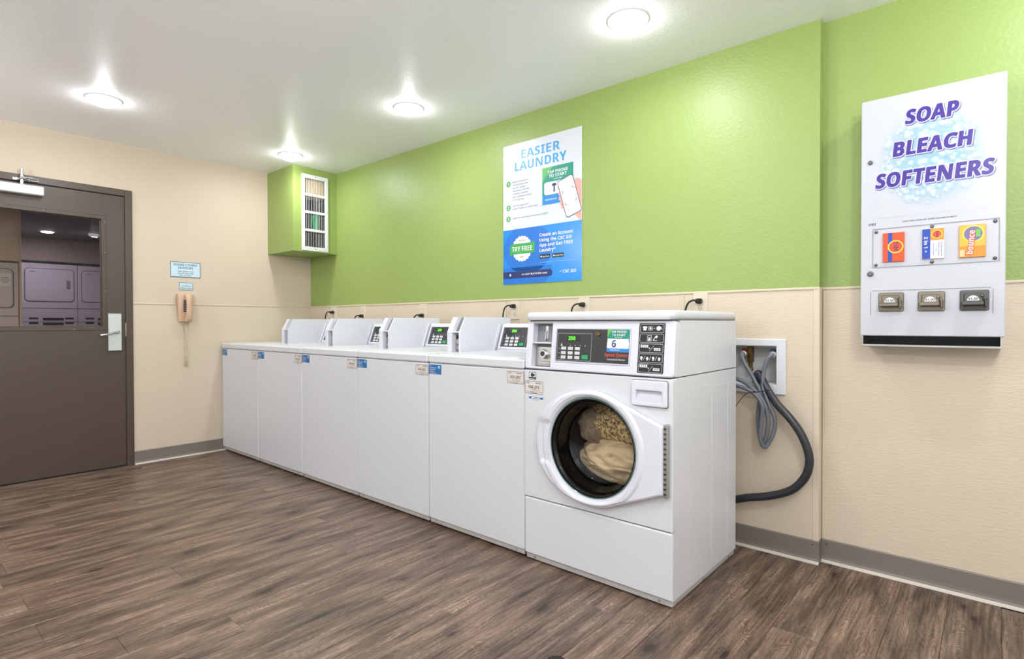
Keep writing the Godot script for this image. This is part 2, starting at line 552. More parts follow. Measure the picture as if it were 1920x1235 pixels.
# ------------------------------------------------------------------ room
func build_room() -> void:
	# the wall behind the machines: solid round the hole of the hose box
	var hx0 := 3.86; var hx1 := 4.147; var hy0 := 0.777; var hy1 := 0.955
	var st := new_st()
	box(st, V(-0.14, 0, -0.25), V(hx0, HC, 0))
	box(st, V(hx1, 0, -0.25), V(4.32, HC, 0))
	box(st, V(hx0, 0, -0.25), V(hx1, hy0, 0))
	box(st, V(hx0, hy1, -0.25), V(hx1, HC, 0))
	box(st, V(hx0, hy0, -0.25), V(hx1, hy1, -0.1))
	var wb := structure("wall_back", st, M.green, "green painted wall behind the washers above a cream wainscot")
	var x := 0.0
	for e in [0.042, 1.262, 2.482, 3.702]:
		st = new_st()
		box(st, V(x + 0.0008, 0.0, 0), V(e - 0.0008, HR - 0.008, 0.004), 0.0012)
		part(wb, "wainscot_panel", st, M.panel)
		x = e
	st = new_st()
	XF = Transform3D.IDENTITY
	box(st, V(3.7028, 0, 0), V(hx0, HR - 0.008, 0.004))
	box(st, V(hx1, 0, 0), V(4.3, HR - 0.008, 0.004))
	box(st, V(hx0, 0, 0), V(hx1, hy0, 0.004))
	box(st, V(hx0, hy1, 0), V(hx1, HR - 0.008, 0.004))
	part(wb, "wainscot_panel", st, M.panel)
	st = new_st()
	box(st, V(4.298, 0.0, -0.046), V(4.3235, HR, 0.007), 0.002)
	part(wb, "corner_strip", st, M.trim)
	st = new_st()
	box(st, V(4.32, 0, -0.3), V(6.6, HC, -0.0507))
	var wr := structure("wall_recess", st, M.green, "set-back green wall holding the soap dispenser")
	for e in [[4.325, 5.53], [5.5316, 6.4]]:
		st = new_st()
		box(st, V(e[0], 0, -0.0507), V(e[1], HR - 0.008, -0.0467), 0.0012)
		part(wr, "wainscot_panel", st, M.panel)
	# the cream wall with the doorway
	st = new_st()
	box(st, V(-0.14, 0, -0.0), V(0, HC, 1.45))
	box(st, V(-0.14, 2.052, 1.45), V(0, HC, 2.45))
	box(st, V(-0.14, 0, 2.45), V(0, HC, 4.75))
	var wl := structure("wall_left", st, M.cream, "cream wall with the brown door")
	st = new_st()
	box(st, V(0, 0, 0.004), V(0.004, HR - 0.008, 1.445), 0.0012)
	part(wl, "wainscot_panel", st, M.panel)
	st = new_st()
	box(st, V(6.4, 0, -0.3), V(6.6, HC, 4.75))
	structure("wall_right", st, M.paint_white, "white wall out of frame on the dispenser side")
	st = new_st()
	box(st, V(-0.14, 0, 4.6), V(6.6, HC, 4.75))
	structure("wall_front", st, M.paint_white, "white wall out of frame behind the camera")
	st = new_st()
	box(st, V(-0.14, HC, -0.3), V(6.6, HC + 0.2, 4.75))
	structure("ceiling", st, M.ceiling, "smooth white semi-gloss ceiling")
	# caps of the wainscot
	st = new_st()
	box(st, V(0.0, HR - 0.012, 0), V(4.32, HR, 0.009), 0.003)
	structure("trim_1", st, M.trim, "thin cream cap strip along the wainscot behind the washers")
	st = new_st()
	box(st, V(4.32, HR - 0.012, -0.0507), V(6.4, HR, -0.042), 0.003)
	structure("trim_2", st, M.trim, "thin cream cap strip under the soap dispenser wall's green paint")
	st = new_st()
	box(st, V(0, HR - 0.012, 0.009), V(0.009, HR, 1.445), 0.003)
	structure("trim_3", st, M.trim, "thin cream cap strip behind the wall phone")
	# cove base
	var cove := [Vector2(0.0, 0.0), Vector2(0.022, 0.0), Vector2(0.021, 0.004), Vector2(0.013, 0.009), Vector2(0.009, 0.018), Vector2(0.008, 0.03), Vector2(0.008, 0.094), Vector2(0.005, 0.098), Vector2(0.0, 0.098)]
	var runs := [["baseboard_back", V(0, 0, 0.003), 0.0, 4.328, Basis(V(0, 0, 1), V(0, 1, 0), V(-1, 0, 0))], ["baseboard_recess", V(0, 0, -0.0477), 4.32, 6.4, Basis(V(0, 0, 1), V(0, 1, 0), V(-1, 0, 0))], ["baseboard_left", V(0.003, 0, 0), 0.02, 1.4455, Basis(V(1, 0, 0), V(0, 1, 0), V(0, 0, 1))]]
	for r in runs:
		XF = Transform3D(r[4], r[1])
		var s := 1.0 if r[0] == "baseboard_left" else -1.0
		st = new_st()
		prism(st, PackedVector2Array(cove), r[2] * s, r[3] * s)
		var b := structure(r[0], st, M.base, "taupe rubber cove base " + {"baseboard_back": "behind the washers", "baseboard_recess": "below the soap dispenser", "baseboard_left": "between the door and the washers"}[r[0]])
		st = new_st()
		prism(st, PackedVector2Array([Vector2(0.012, 0), Vector2(0.027, 0), Vector2(0.0262, 0.0035), Vector2(0.021, 0.0055), Vector2(0.012, 0.0095)]), r[2] * s, r[3] * s)
		part(b, "caulk_line", st, M.caulk)
		XF = Transform3D.IDENTITY
		if r[0] != "baseboard_left":
			st = new_st()
			disc(st, V(4.3 if r[0] == "baseboard_back" else 4.345, 0.078, 0.0108 if r[0] == "baseboard_back" else -0.0399), V(0, 0, 1), 0.0035, 0.0012, 0.0004, 12)
			part(b, "nail_head", st, M.dark)
	st = new_st()
	box(st, V(4.32, 0, -0.05), V(4.328, 0.098, 0.008))
	part(get_node("baseboard_back"), "return_piece", st, M.base)

# ------------------------------------------------------------------ floor
func wood_texture() -> ImageTexture:
	var W := 1024; var H := 128; var N := 8
	var im := Image.create(W, H * N, false, Image.FORMAT_RGB8)
	var rng := RandomNumberGenerator.new()
	rng.seed = 77
	var data := PackedByteArray()
	data.resize(W * H * N * 3)
	for v in N:
		var broad := _noise_field(W, H, 2.2, 1.6, 20 + v, 2)
		var warp := _noise_field(W, H, 1.8, 1.8, 60 + v, 2)
		var fine := _noise_field(W, H, 7.0, 64.0, 90 + v, 2)
		var mid := _noise_field(W, H, 2.6, 11.0, 130 + v, 2)
		var speck := _noise_field(W, H, 40.0, 60.0, 170 + v, 2)
		var kx := []; var ky := []; var ks := []
		var nk := rng.randi_range(0, 2)
		for k in nk:
			kx.append(rng.randf_range(0.1, 0.9) * W); ky.append(rng.randf_range(0.25, 0.75) * H); ks.append(rng.randf_range(0.6, 1.25))
		var off := rng.randf_range(0.25, 0.75)
		var curve := rng.randf_range(2.5, 5.5)
		for y in H:
			var yy := float(y) / H
			for x in W:
				var i := y * W + x
				var f: float = curve * absf(yy - off) * 1.6 + 5.2 * warp[i] / 255.0
				var dark: float = 0.0
				for k in nk:
					var dx: float = (x - kx[k]) / 46.0
					var dy: float = (y - ky[k]) / 17.0
					var q: float = (dx * dx + dy * dy) / (ks[k] * ks[k])
					if q < 9.0:
						var g: float = exp(-q * 0.7)
						f += 3.0 * g
						dark += 0.62 * exp(-q * 7.0) + 0.2 * g
				var ringy: float = 0.5 + 0.5 * sin(f * 17.0)
				ringy = ringy * ringy * ringy - 0.31
				var b: float = broad[i] / 255.0
				var t: float = 0.47 + 0.40 * (b - 0.5) + 0.24 * ringy * (0.2 + b) + 0.34 * (fine[i] / 255.0 - 0.5) + 0.24 * (mid[i] / 255.0 - 0.5) + 0.16 * (speck[i] / 255.0 - 0.5) - dark
				t = clampf(t, 0.0, 1.0)
				var o := ((v * H + y) * W + x) * 3
				data[o] = int(lerpf(46.0, 174.0, t))
				data[o + 1] = int(lerpf(33.0, 147.0, t))
				data[o + 2] = int(lerpf(25.0, 126.0, t))
	im.set_data(W, H * N, false, Image.FORMAT_RGB8, data)
	return ImageTexture.create_from_image(im)

func _noise_field(w: int, h: int, fx: float, fy: float, s: int, oct: int) -> PackedByteArray:
	# a field with fx waves along and fy waves across, drawn small and stretched
	var n := FastNoiseLite.new()
	n.noise_type = FastNoiseLite.TYPE_SIMPLEX_SMOOTH
	n.seed = s
	n.fractal_octaves = oct
	n.frequency = 0.09
	var iw := mini(w, int(fx * 11.0) + 2)
	var ih := mini(h, int(fy * 11.0) + 2)
	var im := n.get_image(iw, ih, false, false, true)
	im.convert(Image.FORMAT_L8)
	im.resize(w, h, Image.INTERPOLATE_CUBIC)
	return im.get_data()

func build_floor() -> void:
	var st := new_st()
	box(st, V(-0.14, -0.15, -0.3), V(6.6, -0.004, 4.75))
	var fl := structure("floor", st, M.gap, "grey-brown oak look plank floor")
	var wood := mat(Color(1, 1, 1), 0.38)
	wood.albedo_texture = wood_texture()
	wood.vertex_color_use_as_albedo = true
	wood.heightmap_enabled = true
	wood.heightmap_texture = wood.albedo_texture
	wood.heightmap_scale = 0.025
	var rng := RandomNumberGenerator.new()
	rng.seed = 11
	var w := 0.152
	var known := {9: 1.773, 10: 2.37, 12: 1.786, 13: 2.365, 14: 1.893, 15: 2.369, 17: 2.204}
	for k in range(-1, 43):
		var x0 := maxf(0.066 + k * w, 0.0)
		var x1 := minf(0.066 + (k + 1) * w, 6.4)
		if x1 - x0 < 0.02: continue
		var z: float = (known[k] if known.has(k) else rng.randf_range(0.0, 1.22))
		while z > 0.0: z -= 1.22
		while z < 4.6:
			var a := maxf(z, -0.05 if x0 >= 4.32 else 0.0)
			var b := minf(z + 1.22, 4.6)
			var v := rng.randi_range(0, 7)
			var tone := rng.randf_range(0.86, 1.1)
			var mirror := rng.randf() < 0.5
			var warm := rng.randf_range(-0.03, 0.03)
			if b - a > 0.03:
				part(fl, "plank", plank(x0 + 0.0004, x1 - 0.0004, a + 0.0004, b - 0.0004, z, v, mirror, Color(tone * (1.0 + warm), tone, tone * (1.0 - warm))), wood)
			z += 1.22

func plank(x0: float, x1: float, z0: float, z1: float, zs: float, v: int, mirror: bool, tint: Color) -> SurfaceTool:
	var st := new_st()
	st.set_color(tint)
	var e := 0.0012
	var top := [V(x0 + e, 0, z0 + e), V(x1 - e, 0, z0 + e), V(x1 - e, 0, z1 - e), V(x0 + e, 0, z1 - e)]
	var low := [V(x0, -e, z0), V(x1, -e, z0), V(x1, -e, z1), V(x0, -e, z1)]
	var bot := [V(x0, -0.0045, z0), V(x1, -0.0045, z0), V(x1, -0.0045, z1), V(x0, -0.0045, z1)]
	var quads := [[top[0], top[1], top[2], top[3]]]
	for i in 4:
		var j := (i + 1) % 4
		quads.append([top[i], low[i], low[j], top[j]])
		quads.append([low[i], bot[i], bot[j], low[j]])
	for q in quads:
		var n: Vector3 = (q[1] - q[0]).cross(q[2] - q[0])
		var mid: Vector3 = (q[0] + q[2]) / 2.0 - V((x0 + x1) / 2, -0.02, (z0 + z1) / 2)
		var order := [0, 1, 2, 0, 2, 3] if n.dot(mid) < 0.0 else [0, 2, 1, 0, 3, 2]
		for i in order:
			var p: Vector3 = q[i]
			var u := (p.z - zs) / 1.22
			var c := clampf((p.x - x0) / 0.152, 0.02, 0.98)
			if mirror: u = 1.0 - u
			st.set_uv(Vector2(u, (v + c) / 8.0))
			st.add_vertex(p)
	return st

# ------------------------------------------------------------------ the room behind the door's glass
func build_far_room() -> void:
	var st := new_st()
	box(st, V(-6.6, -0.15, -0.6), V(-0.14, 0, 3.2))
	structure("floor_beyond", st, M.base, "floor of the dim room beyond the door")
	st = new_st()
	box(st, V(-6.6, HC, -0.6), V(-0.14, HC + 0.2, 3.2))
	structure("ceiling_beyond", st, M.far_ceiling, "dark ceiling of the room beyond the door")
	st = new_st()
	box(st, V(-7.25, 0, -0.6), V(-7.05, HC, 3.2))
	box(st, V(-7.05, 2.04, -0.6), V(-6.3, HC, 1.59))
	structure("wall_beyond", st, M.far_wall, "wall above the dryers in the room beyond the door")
	st = new_st()
	box(st, V(-7.25, 0, -0.8), V(-0.14, HC, -0.6))
	structure("wall_beyond_back", st, M.far_wall)
	st = new_st()
	box(st, V(-7.25, 0, 3.2), V(-0.14, HC, 3.4))
	structure("wall_beyond_front", st, M.far_wall)
	st = new_st()
	box(st, V(-6.3, 1.79, 1.59), V(-3.72, HC, 3.2))
	box(st, V(-6.3, 0, 1.575), V(-3.72, HC, 1.593))
	structure("wall_alcove", st, M.cream, "pale wall over the nearer dryer beyond the door")
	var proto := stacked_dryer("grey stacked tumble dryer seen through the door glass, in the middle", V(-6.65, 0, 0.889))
	var d2 := proto.duplicate() as Node3D
	d2.name = numbered("stacked_dryer")
	add_child(d2, true)
	d2.position = V(-6.65, 0, 0.183)
	d2.set_meta("label", "grey stacked tumble dryer cut by the right edge of the door glass")
	var d3 := proto.duplicate() as Node3D
	d3.name = numbered("stacked_dryer")
	d3.get_node("pull_handle").free()
	add_child(d3, true)
	d3.position = V(-4.08, 0, 1.945)
	d3.scale = V(1.0, 0.885, 0.99)
	d3.set_meta("label", "paler stacked dryer with a paper notice, at the left edge of the door glass")
	# the notice taped to the nearer dryer
	XF = Transform3D(FACING_X, V(-3.72, 0, 0))
	st = new_st()
	plate(st, -1.722, 1.567, 0.115, 0.155, 0.002, 0.0005, 0.0025, 0.0003)
	var n := part(self, "paper_notice", st, M.paper)
	tag(n, "white paper notice with blue lines on the paler dryer behind the door glass", "notice")
	letters(n, "lettering", M.navy, [["PLEASE", -1.722, 1.585, 0.0031, 0.014, 0.5], ["CLEAN LINT", -1.722, 1.56, 0.0031, 0.012, 0.5], ["FILTER", -1.722, 1.535, 0.0031, 0.012, 0.5]])
	XF = Transform3D.IDENTITY
	var o := thing("ceiling_light", "small bright ceiling light seen through the door glass", "ceiling light", V(-5.406, HC, 1.059), "round flush ceiling lights")
	st = new_st()
	lathe(st, o.position, Vector3.DOWN, [[0.1, 0.0], [0.1, 0.008], [0.075, 0.013]], 32)
	part(o, "trim_ring", st, M.white)
	st = new_st()
	lathe(st, o.position + V(0, -0.0125, 0), Vector3.DOWN, [[0.075, 0.0], [0.06, 0.012], [0.0, 0.016]], 32, true)
	part(o, "lamp_lens", st, M.lens)
	var a := AreaLight3D.new()
	a.name = "lamp_glow"
	a.area_size = Vector2(0.1, 0.1)
	a.light_color = Color(0.95, 0.9, 1.0)
	a.light_energy = 0.75
	a.shadow_enabled = true
	a.set("area_range", 12.0)
	a.position = V(0, -0.031, 0)
	a.rotation_degrees = V(-90, 0, 0)
	o.add_child(a)
	o = thing("ceiling_light", "round ceiling light out of frame over the passage just beyond the door", "ceiling light", V(-1.9, HC, 2.72), "round flush ceiling lights")
	st = new_st()
	lathe(st, o.position, Vector3.DOWN, [[0.1, 0.0], [0.1, 0.008], [0.075, 0.013]], 32)
	part(o, "trim_ring", st, M.white)
	st = new_st()
	lathe(st, o.position + V(0, -0.0125, 0), Vector3.DOWN, [[0.075, 0.0], [0.06, 0.012], [0.0, 0.016]], 32, true)
	part(o, "lamp_lens", st, M.lens)
	var a2 := AreaLight3D.new()
	a2.name = "lamp_glow"
	a2.area_size = Vector2(0.1, 0.1)
	a2.light_color = Color(1.0, 0.93, 0.84)
	a2.light_energy = 2.6
	a2.shadow_enabled = true
	a2.position = V(0, -0.031, 0)
	a2.rotation_degrees = V(-90, 0, 0)
	o.add_child(a2)

func stacked_dryer(label: String, at: Vector3) -> Node3D:
	var o := thing("stacked_dryer", label, "dryer", at, "stacked dryers beyond the door")
	XF = Transform3D(FACING_X, V(at.x + 0.34, 0, at.z))
	var st := new_st()
	box(st, V(-0.35, 0.0, -0.66), V(0.35, 2.0, 0.0), 0.008)
	part(o, "cabinet", st, M.far_white)
	for y in [1.663, 0.62]:
		st = new_st()
		plate(st, 0.0, y, 0.6, 0.505, 0.05, 0.0, 0.016, 0.006)
		part(o, "dryer_door", st, M.far_white)
		st = new_st()
		frame(st, 0.0, y, 0.615, 0.52, 0.055, 0.604, 0.509, 0.05, 0.0, 0.004, 0.0005)
		part(o, "door_seam", st, M.dark)
		st = new_st()
		plate(st, 0.225, y + 0.02, 0.045, 0.125, 0.008, 0.016, 0.03, 0.004)
		part(o, "pull_handle", st, M.grey)
		st = new_st()
		box(st, V(-0.245, y + 0.2, 0.016), V(-0.18, y + 0.212, 0.0175))
		part(o, "badge", st, M.grey)
	st = new_st()
	box(st, V(-0.35, 1.296, -0.01), V(0.35, 1.304, 0.0015))
	part(o, "seam_strip", st, M.dark)
	for y in [1.132, 1.058]:
		st = new_st()
		plate(st, 0.04, y, 0.26, 0.04, 0.004, 0.0, 0.004, 0.001)
		part(o, "control_display", st, M.black)
		for x in [-0.2, 0.24]:
			st = new_st()
			plate(st, x, y + 0.012, 0.11, 0.03, 0.004, 0.0, 0.003, 0.001)
			part(o, "coin_plate", st, M.dark)
	st = new_st()
	box(st, V(-0.35, 1.087, -0.01), V(0.35, 1.093, 0.0012))
	part(o, "seam_strip", st, M.dark)
	XF = Transform3D.IDENTITY
	return o

# ------------------------------------------------------------------ the door
func build_door() -> void:
	var d := Node3D.new()
	d.name = "door_1"
	d.position = V(0, 0, 1.95)
	add_child(d)
	tag(d, "brown painted metal door with a large window and lever lock in the cream wall", "", "", "structure")
	XF = Transform3D(FACING_X, V(0, 0, 0))           # local x is -z
	var zl := -2.41; var zr := -1.494               # the leaf
	var st := new_st()
	# frame: two jambs and a head with a stop
	box(st, V(zr + 0.002, 0, -0.13), V(-1.446, 2.056, 0.014), 0.003)
	box(st, V(-2.46, 0, -0.13), V(zl - 0.002, 2.056, 0.014), 0.003)
	box(st, V(zl - 0.002, 2.008, -0.13), V(zr + 0.002, 2.056, 0.014), 0.003)
	part(d, "door_frame", st, M.door)
	st = new_st()
	box(st, V(-2.4605, 0, -0.134), V(-1.4455, 0.004, 0.01))
	part(d, "threshold", st, M.dark)
	# leaf round the window opening
	var gx0 := -2.275; var gx1 := -1.634; var gy0 := 1.04; var gy1 := 1.822
	st = new_st()
	for b in [[zl, 0.008, gx0, 2.004], [gx1, 0.008, zr, 2.004], [gx0, 0.008, gx1, gy0], [gx0, gy1, gx1, 2.004]]:
		box(st, V(b[0], b[1], -0.045), V(b[2], b[3], 0.002))
	part(d, "door_leaf", st, M.door)
	st = new_st()
	frame(st, (gx0 + gx1) / 2, (gy0 + gy1) / 2, gx1 - gx0 + 0.05, gy1 - gy0 + 0.05, 0.002, gx1 - gx0 - 0.002, gy1 - gy0 - 0.002, 0.001, 0.0, 0.006, 0.002)
	var gs := part(d, "glazing_stop", st, M.door)
	st = new_st()
	frame(st, (gx0 + gx1) / 2, (gy0 + gy1) / 2, gx1 - gx0 + 0.003, gy1 - gy0 + 0.003, 0.001, gx1 - gx0 - 0.012, gy1 - gy0 - 0.012, 0.001, -0.03, -0.02, 0.001)
	part(d, "glazing_bead", st, M.door)
	for p in [[gx1 + 0.018, gy1 - 0.02], [gx1 + 0.018, 1.58], [gx1 + 0.018, 1.3], [gx0 + 0.1, gy1 + 0.018], [-1.96, gy1 + 0.018], [-1.8, gy0 - 0.018]]:
		st = new_st()
		disc(st, V(p[0], p[1], 0.006), V(0, 0, 1), 0.0045, 0.0012, 0.0004, 12)
		part(gs, "screw", st, M.base)
	st = new_st()
	box(st, V(gx0, gy0, -0.0265), V(gx1, gy1, -0.0235))
	part(d, "window_pane", st, M.glass)
	# lock
	st = new_st()
	plate(st, -1.5615, 1.0, 0.083, 0.274, 0.004, 0.002, 0.02, 0.004)
	var lk := part(d, "lock_plate", st, M.satin)
	st = new_st()
	disc(st, V(-1.548, 1.003, 0.02), V(0, 0, 1), 0.014, 0.03, 0.002, 20)
	tube(st, spline([V(-1.548, 1.003, 0.045), V(-1.556, 1.003, 0.052), V(-1.58, 0.996, 0.055), V(-1.62, 0.985, 0.055), V(-1.658, 0.978, 0.052)], 6), 0.0085, 10)
	part(lk, "lever", st, M.chrome)
	st = new_st()
	box(st, V(-1.495, 0.97, -0.02), V(-1.4915, 1.07, 0.0155), 0.001)
	part(d, "strike", st, M.satin)
	# closer
	st = new_st()
	box(st, V(-2.30, 1.922, 0.002), V(-1.963, 1.985, 0.062), 0.006)
	var cl := part(d, "door_closer", st, M.closer)
	st = new_st()
	box(st, V(-2.12, 2.012, 0.014), V(-2.03, 2.03, 0.022), 0.002)
	disc(st, V(-2.075, 1.985, 0.035), Vector3.UP, 0.011, 0.06, 0.002, 16)
	disc(st, V(-2.075, 2.045, 0.035), Vector3.UP, 0.008, 0.05, 0.003, 16)
	tube(st, [V(-2.075, 2.032, 0.035), V(-2.03, 2.03, 0.06), V(-1.99, 2.026, 0.03)], 0.006, 8)
	tube(st, [V(-2.1, 2.012, 0.03), V(-2.075, 2.03, 0.05), V(-2.04, 2.018, 0.024)], 0.007, 8)
	box(st, V(-2.03, 2.014, 0.014), V(-1.985, 2.03, 0.03), 0.003)
	part(cl, "closer_arm", st, M.steel)
	XF = Transform3D.IDENTITY

# ------------------------------------------------------------------ duct box in the corner
func build_bulkhead() -> void:
	var X := 0.456; var Z := 0.41; var Y := 1.676
	var o := thing("duct_box", "green boxed-in duct hung in the corner below the ceiling", "duct box", V(0.228, Y, 0.205))
	var st := new_st()
	box(st, V(0.0, Y, Z - 0.012), V(X, HC, Z))
	box(st, V(0.0, Y, 0.0), V(X, Y + 0.012, Z - 0.012))
	box(st, V(X - 0.012, Y + 0.012, 0), V(X, HC, 0.105))
	box(st, V(X - 0.012, Y + 0.012, 0.315), V(X, HC, Z - 0.012))
	box(st, V(X - 0.012, Y + 0.012, 0.105), V(X, 1.71, 0.315))
	box(st, V(X - 0.012, 2.315, 0.105), V(X, HC, 0.315))
	part(o, "casing", st, M.green)
	st = new_st()
	box(st, V(0.19, 1.70, 0.10), V(0.2, 2.32, 0.32))
	box(st, V(0.2, 1.70, 0.10), V(0.443, 1.71, 0.32)); box(st, V(0.2, 2.315, 0.10), V(0.443, 2.325, 0.32))
	box(st, V(0.2, 1.71, 0.10), V(0.443, 2.315, 0.105)); box(st, V(0.2, 1.71, 0.315), V(0.443, 2.315, 0.32))
	part(o, "inner_lining", st, M.ink_black)
	st = new_st()
	box(st, V(0.34, 2.15, 0.106), V(0.438, 2.312, 0.314), 0.003)
	part(o, "tan_backing", st, M.tan)
	st = new_st()
	box(st, V(0.36, 1.872, 0.172), V(0.44, 2.008, 0.202), 0.003)
	part(o, "green_board", st, M.start_green)
	var g := thing("vent_grille", "white louvred air grille with four slatted bays on the green duct box", "vent", V(X, 1.685, 0.212))
	XF = Transform3D(FACING_X, V(X, 0, 0))
	st = new_st()
	frame(st, -0.212, 2.01, 0.246, 0.652, 0.003, 0.19, 0.582, 0.002, 0.0005, 0.012, 0.003)
	for y in [2.163, 2.015, 1.861]: box(st, V(-0.308, y - 0.011, 0.0), V(-0.116, y + 0.011, 0.0075), 0.002)
	part(g, "grille_frame", st, M.paper)
	var bays := [[1.719, 1.850], [1.872, 2.004], [2.026, 2.152], [2.174, 2.301]]
	for b in bays:
		for i in 13:
			var x := -0.3045 + 0.0154 * i
			st = new_st()
			box(st, V(x - 0.001, b[0], -0.002), V(x + 0.001, b[1], 0.001))
			part(g, "slat", st, M.paper)
	for y in [1.702, 2.319]:
		st = new_st()
		disc(st, V(-0.212, y, 0.012), V(0, 0, 1), 0.004, 0.0015, 0.0005, 12)
		part(g, "screw", st, M.dark)
	XF = Transform3D.IDENTITY

# ------------------------------------------------------------------ top loaders
func build_washers() -> void:
	var proto := top_loader()
	var where := ["at the far end of the row, against the cream wall", "second in the row from the cream wall", "in the middle of the row, third from the cream wall", "fourth in the row, left of the last top loader", "last in the row, right beside the front loader"]
	var codes := ["101-JDC", "102-JDC", "103-JDC", "104-JDC", "105-JDC"]
	var row := [proto]
	for i in 4:
		var c := proto.duplicate() as Node3D
		c.name = numbered("top_load_washer")
		add_child(c, true)
		row.append(c)
	for i in 5:
		var w: Node3D = row[i]
		w.position.x = 0.3375 + 0.659 * i
		w.set_meta("label", "white coin top-load washer " + where[i])
		license(w, 0.01 + 0.659 * i + 0.605, 0.814, 0.8105, codes[i])

func license(w: Node3D, x: float, y: float, z: float, code: String) -> void:
	var st := new_st()
	flat_rect(st, x - 0.052, y - 0.028, x + 0.052, y + 0.03, z)
	var s := part(w, "licence_sticker", st, M.cream_paper)
	st = new_st()
	flat_border(st, x - 0.0505, y - 0.0265, x + 0.0505, y + 0.0285, 0.0016, z + 0.0003)
	flat_rect(st, x - 0.047, y - 0.0185, x + 0.047, y - 0.0172, z + 0.0003)
	flat_rect(st, x - 0.02, y - 0.011, x + 0.03, y - 0.0098, z + 0.0003)
	part(s, "sticker_border", st, M.brown_ink)
	letters(s, "lettering", M.brown_ink, [["CSC", x - 0.033, y + 0.0175, z + 0.0004, 0.0072, 0.5], ["SERVICE", x + 0.024, y + 0.0175, z + 0.0004, 0.006, 0.5], [code, x, y - 0.004, z + 0.0004, 0.013, 0.5, 0.066], ["cscsw.com", x, y - 0.0255, z + 0.0004, 0.0045, 0.5]])

func top_loader() -> Node3D:
	var cx := 0.01 + 0.3275
	var o := thing("top_load_washer", "", "washing machine", V(cx, 0, 0.465), "white top-loading washers in the row")
	var x0 := 0.0115; var x1 := 0.6665
	var st := new_st()
	box(st, V(x0, 0.035, 0.12), V(x1, 0.853, 0.81), 0.005)
	part(o, "cabinet", st, M.white)
	st = new_st()
	box(st, V(x0 + 0.004, 0.012, 0.13), V(x1 - 0.004, 0.045, 0.803), 0.003)
	var kick := part(o, "kick_strip", st, M.kick)
	for x in [x0 + 0.05, x1 - 0.05]:
		st = new_st()
		disc(st, V(x, 0.025, 0.803), V(0, 0, 1), 0.005, 0.002, 0.0006, 12)
		part(kick, "screw", st, M.steel)
	for p in [[x0 + 0.06, 0.18], [x1 - 0.06, 0.18], [x0 + 0.06, 0.74], [x1 - 0.06, 0.74]]:
		st = new_st()
		lathe(st, V(p[0], 0.0, p[1]), Vector3.UP, [[0.022, 0.0], [0.022, 0.01], [0.012, 0.013]], 16)
		part(o, "foot", st, M.rubber)
	st = new_st()
	box(st, V(x0 + 0.003, 0.85, 0.123), V(x1 - 0.003, 0.856, 0.804))
	part(o, "deck_gap", st, M.dark)
	st = new_st()
	box(st, V(x0, 0.8555, 0.115), V(x1, 0.8985, 0.815), 0.007)
	part(o, "top_deck", st, M.white)
	XF = Transform3D(Basis(V(1, 0, 0), V(0, 0, -1), V(0, 1, 0)), V((x0 + x1) / 2, 0.8985, 0.54))
	st = new_st()
	plate(st, -0.03, 0.0, 0.54, 0.45, 0.02, 0.0, 0.0035, 0.003)
	part(o, "lid", st, M.white)
	# hood along the back
	XF = Transform3D(FACING_X, Vector3.ZERO)
	st = new_st()
	prism(st, PackedVector2Array([Vector2(-0.12, 0.8985), Vector2(-0.12, 1.055), Vector2(-0.125, 1.06), Vector2(-0.222, 1.06), Vector2(-0.23, 1.056), Vector2(-0.285, 0.902), Vector2(-0.286, 0.8985)]), x0 + 0.008, x1 - 0.008)
	var hood := part(o, "control_hood", st, M.plastic)
	# the control panel on the hood's sloping face
	var up := V(0, 0.154, -0.055).normalized()
	XF = Transform3D(Basis(V(1, 0, 0), up, V(1, 0, 0).cross(up)), V(x0, 0.902, 0.285))
	st = new_st()
	frame(st, 0.13, 0.0815, 0.232, 0.148, 0.006, 0.204, 0.122, 0.003, 0.0, 0.006, 0.0015)
	part(hood, "panel_bezel", st, M.plastic)
	st = new_st()
	plate(st, 0.13, 0.0815, 0.206, 0.124, 0.003, 0.0, 0.002, 0.0004)
	part(o, "control_panel", st, M.panel_black)
	_keypad(o, 0.045, 0.0285, 1.08)
	# coin case standing forward of the hood
	XF = Transform3D(FACING_X, Vector3.ZERO)
	var prof := PackedVector2Array([Vector2(-0.122, 0.8985), Vector2(-0.122, 1.098), Vector2(-0.508, 1.098), Vector2(-0.555, 1.012), Vector2(-0.555, 0.8985)])
	var inner := PackedVector2Array([Vector2(-0.122, 0.8985), Vector2(-0.122, 1.0965), Vector2(-0.478, 1.0965), Vector2(-0.525, 1.012), Vector2(-0.525, 0.8985)])
	st = new_st()
	prism(st, prof, 0.536, 0.576)
	prism(st, prof, 0.632, 0.6435)
	part(o, "coin_case", st, M.plastic)
	st = new_st()
	prism(st, inner, 0.576, 0.632)
	var chute := part(o, "coin_chute", st, M.grey)
	XF = Transform3D.IDENTITY
	st = new_st()
	box(st, V(0.576, 1.008, 0.50), V(0.632, 1.016, 0.553), 0.002)
	part(chute, "coin_shelf", st, M.plastic)
	st = new_st()
	disc(st, V(0.604, 0.958, 0.525), V(0, 0, 1), 0.016, 0.012, 0.003, 20)
	part(chute, "coin_button", st, M.chrome)
	st = new_st()
	box(st, V(0.585, 0.972, 0.524), V(0.623, 0.994, 0.531), 0.002)
	part(chute, "coin_slot", st, M.black)
	st = new_st()
	box(st, V(0.585, 0.912, 0.524), V(0.623, 0.936, 0.531), 0.002)
	part(chute, "coin_return", st, M.steel)
	# the blue sticker at the front's upper corner
	st = new_st()
	flat_rect(st, x0 + 0.003, 0.797, x0 + 0.1, 0.847, 0.8105)
	var s := part(o, "blue_sticker", st, M.sticker_blue)
	s.set_meta("label", "blue sticker with white lines of print")
	var z := 0.8109
	st = new_st()
	flat_disc(st, x0 + 0.082, 0.835, 0.0085, z)
	part(s, "emblem", st, M.pale_blue)
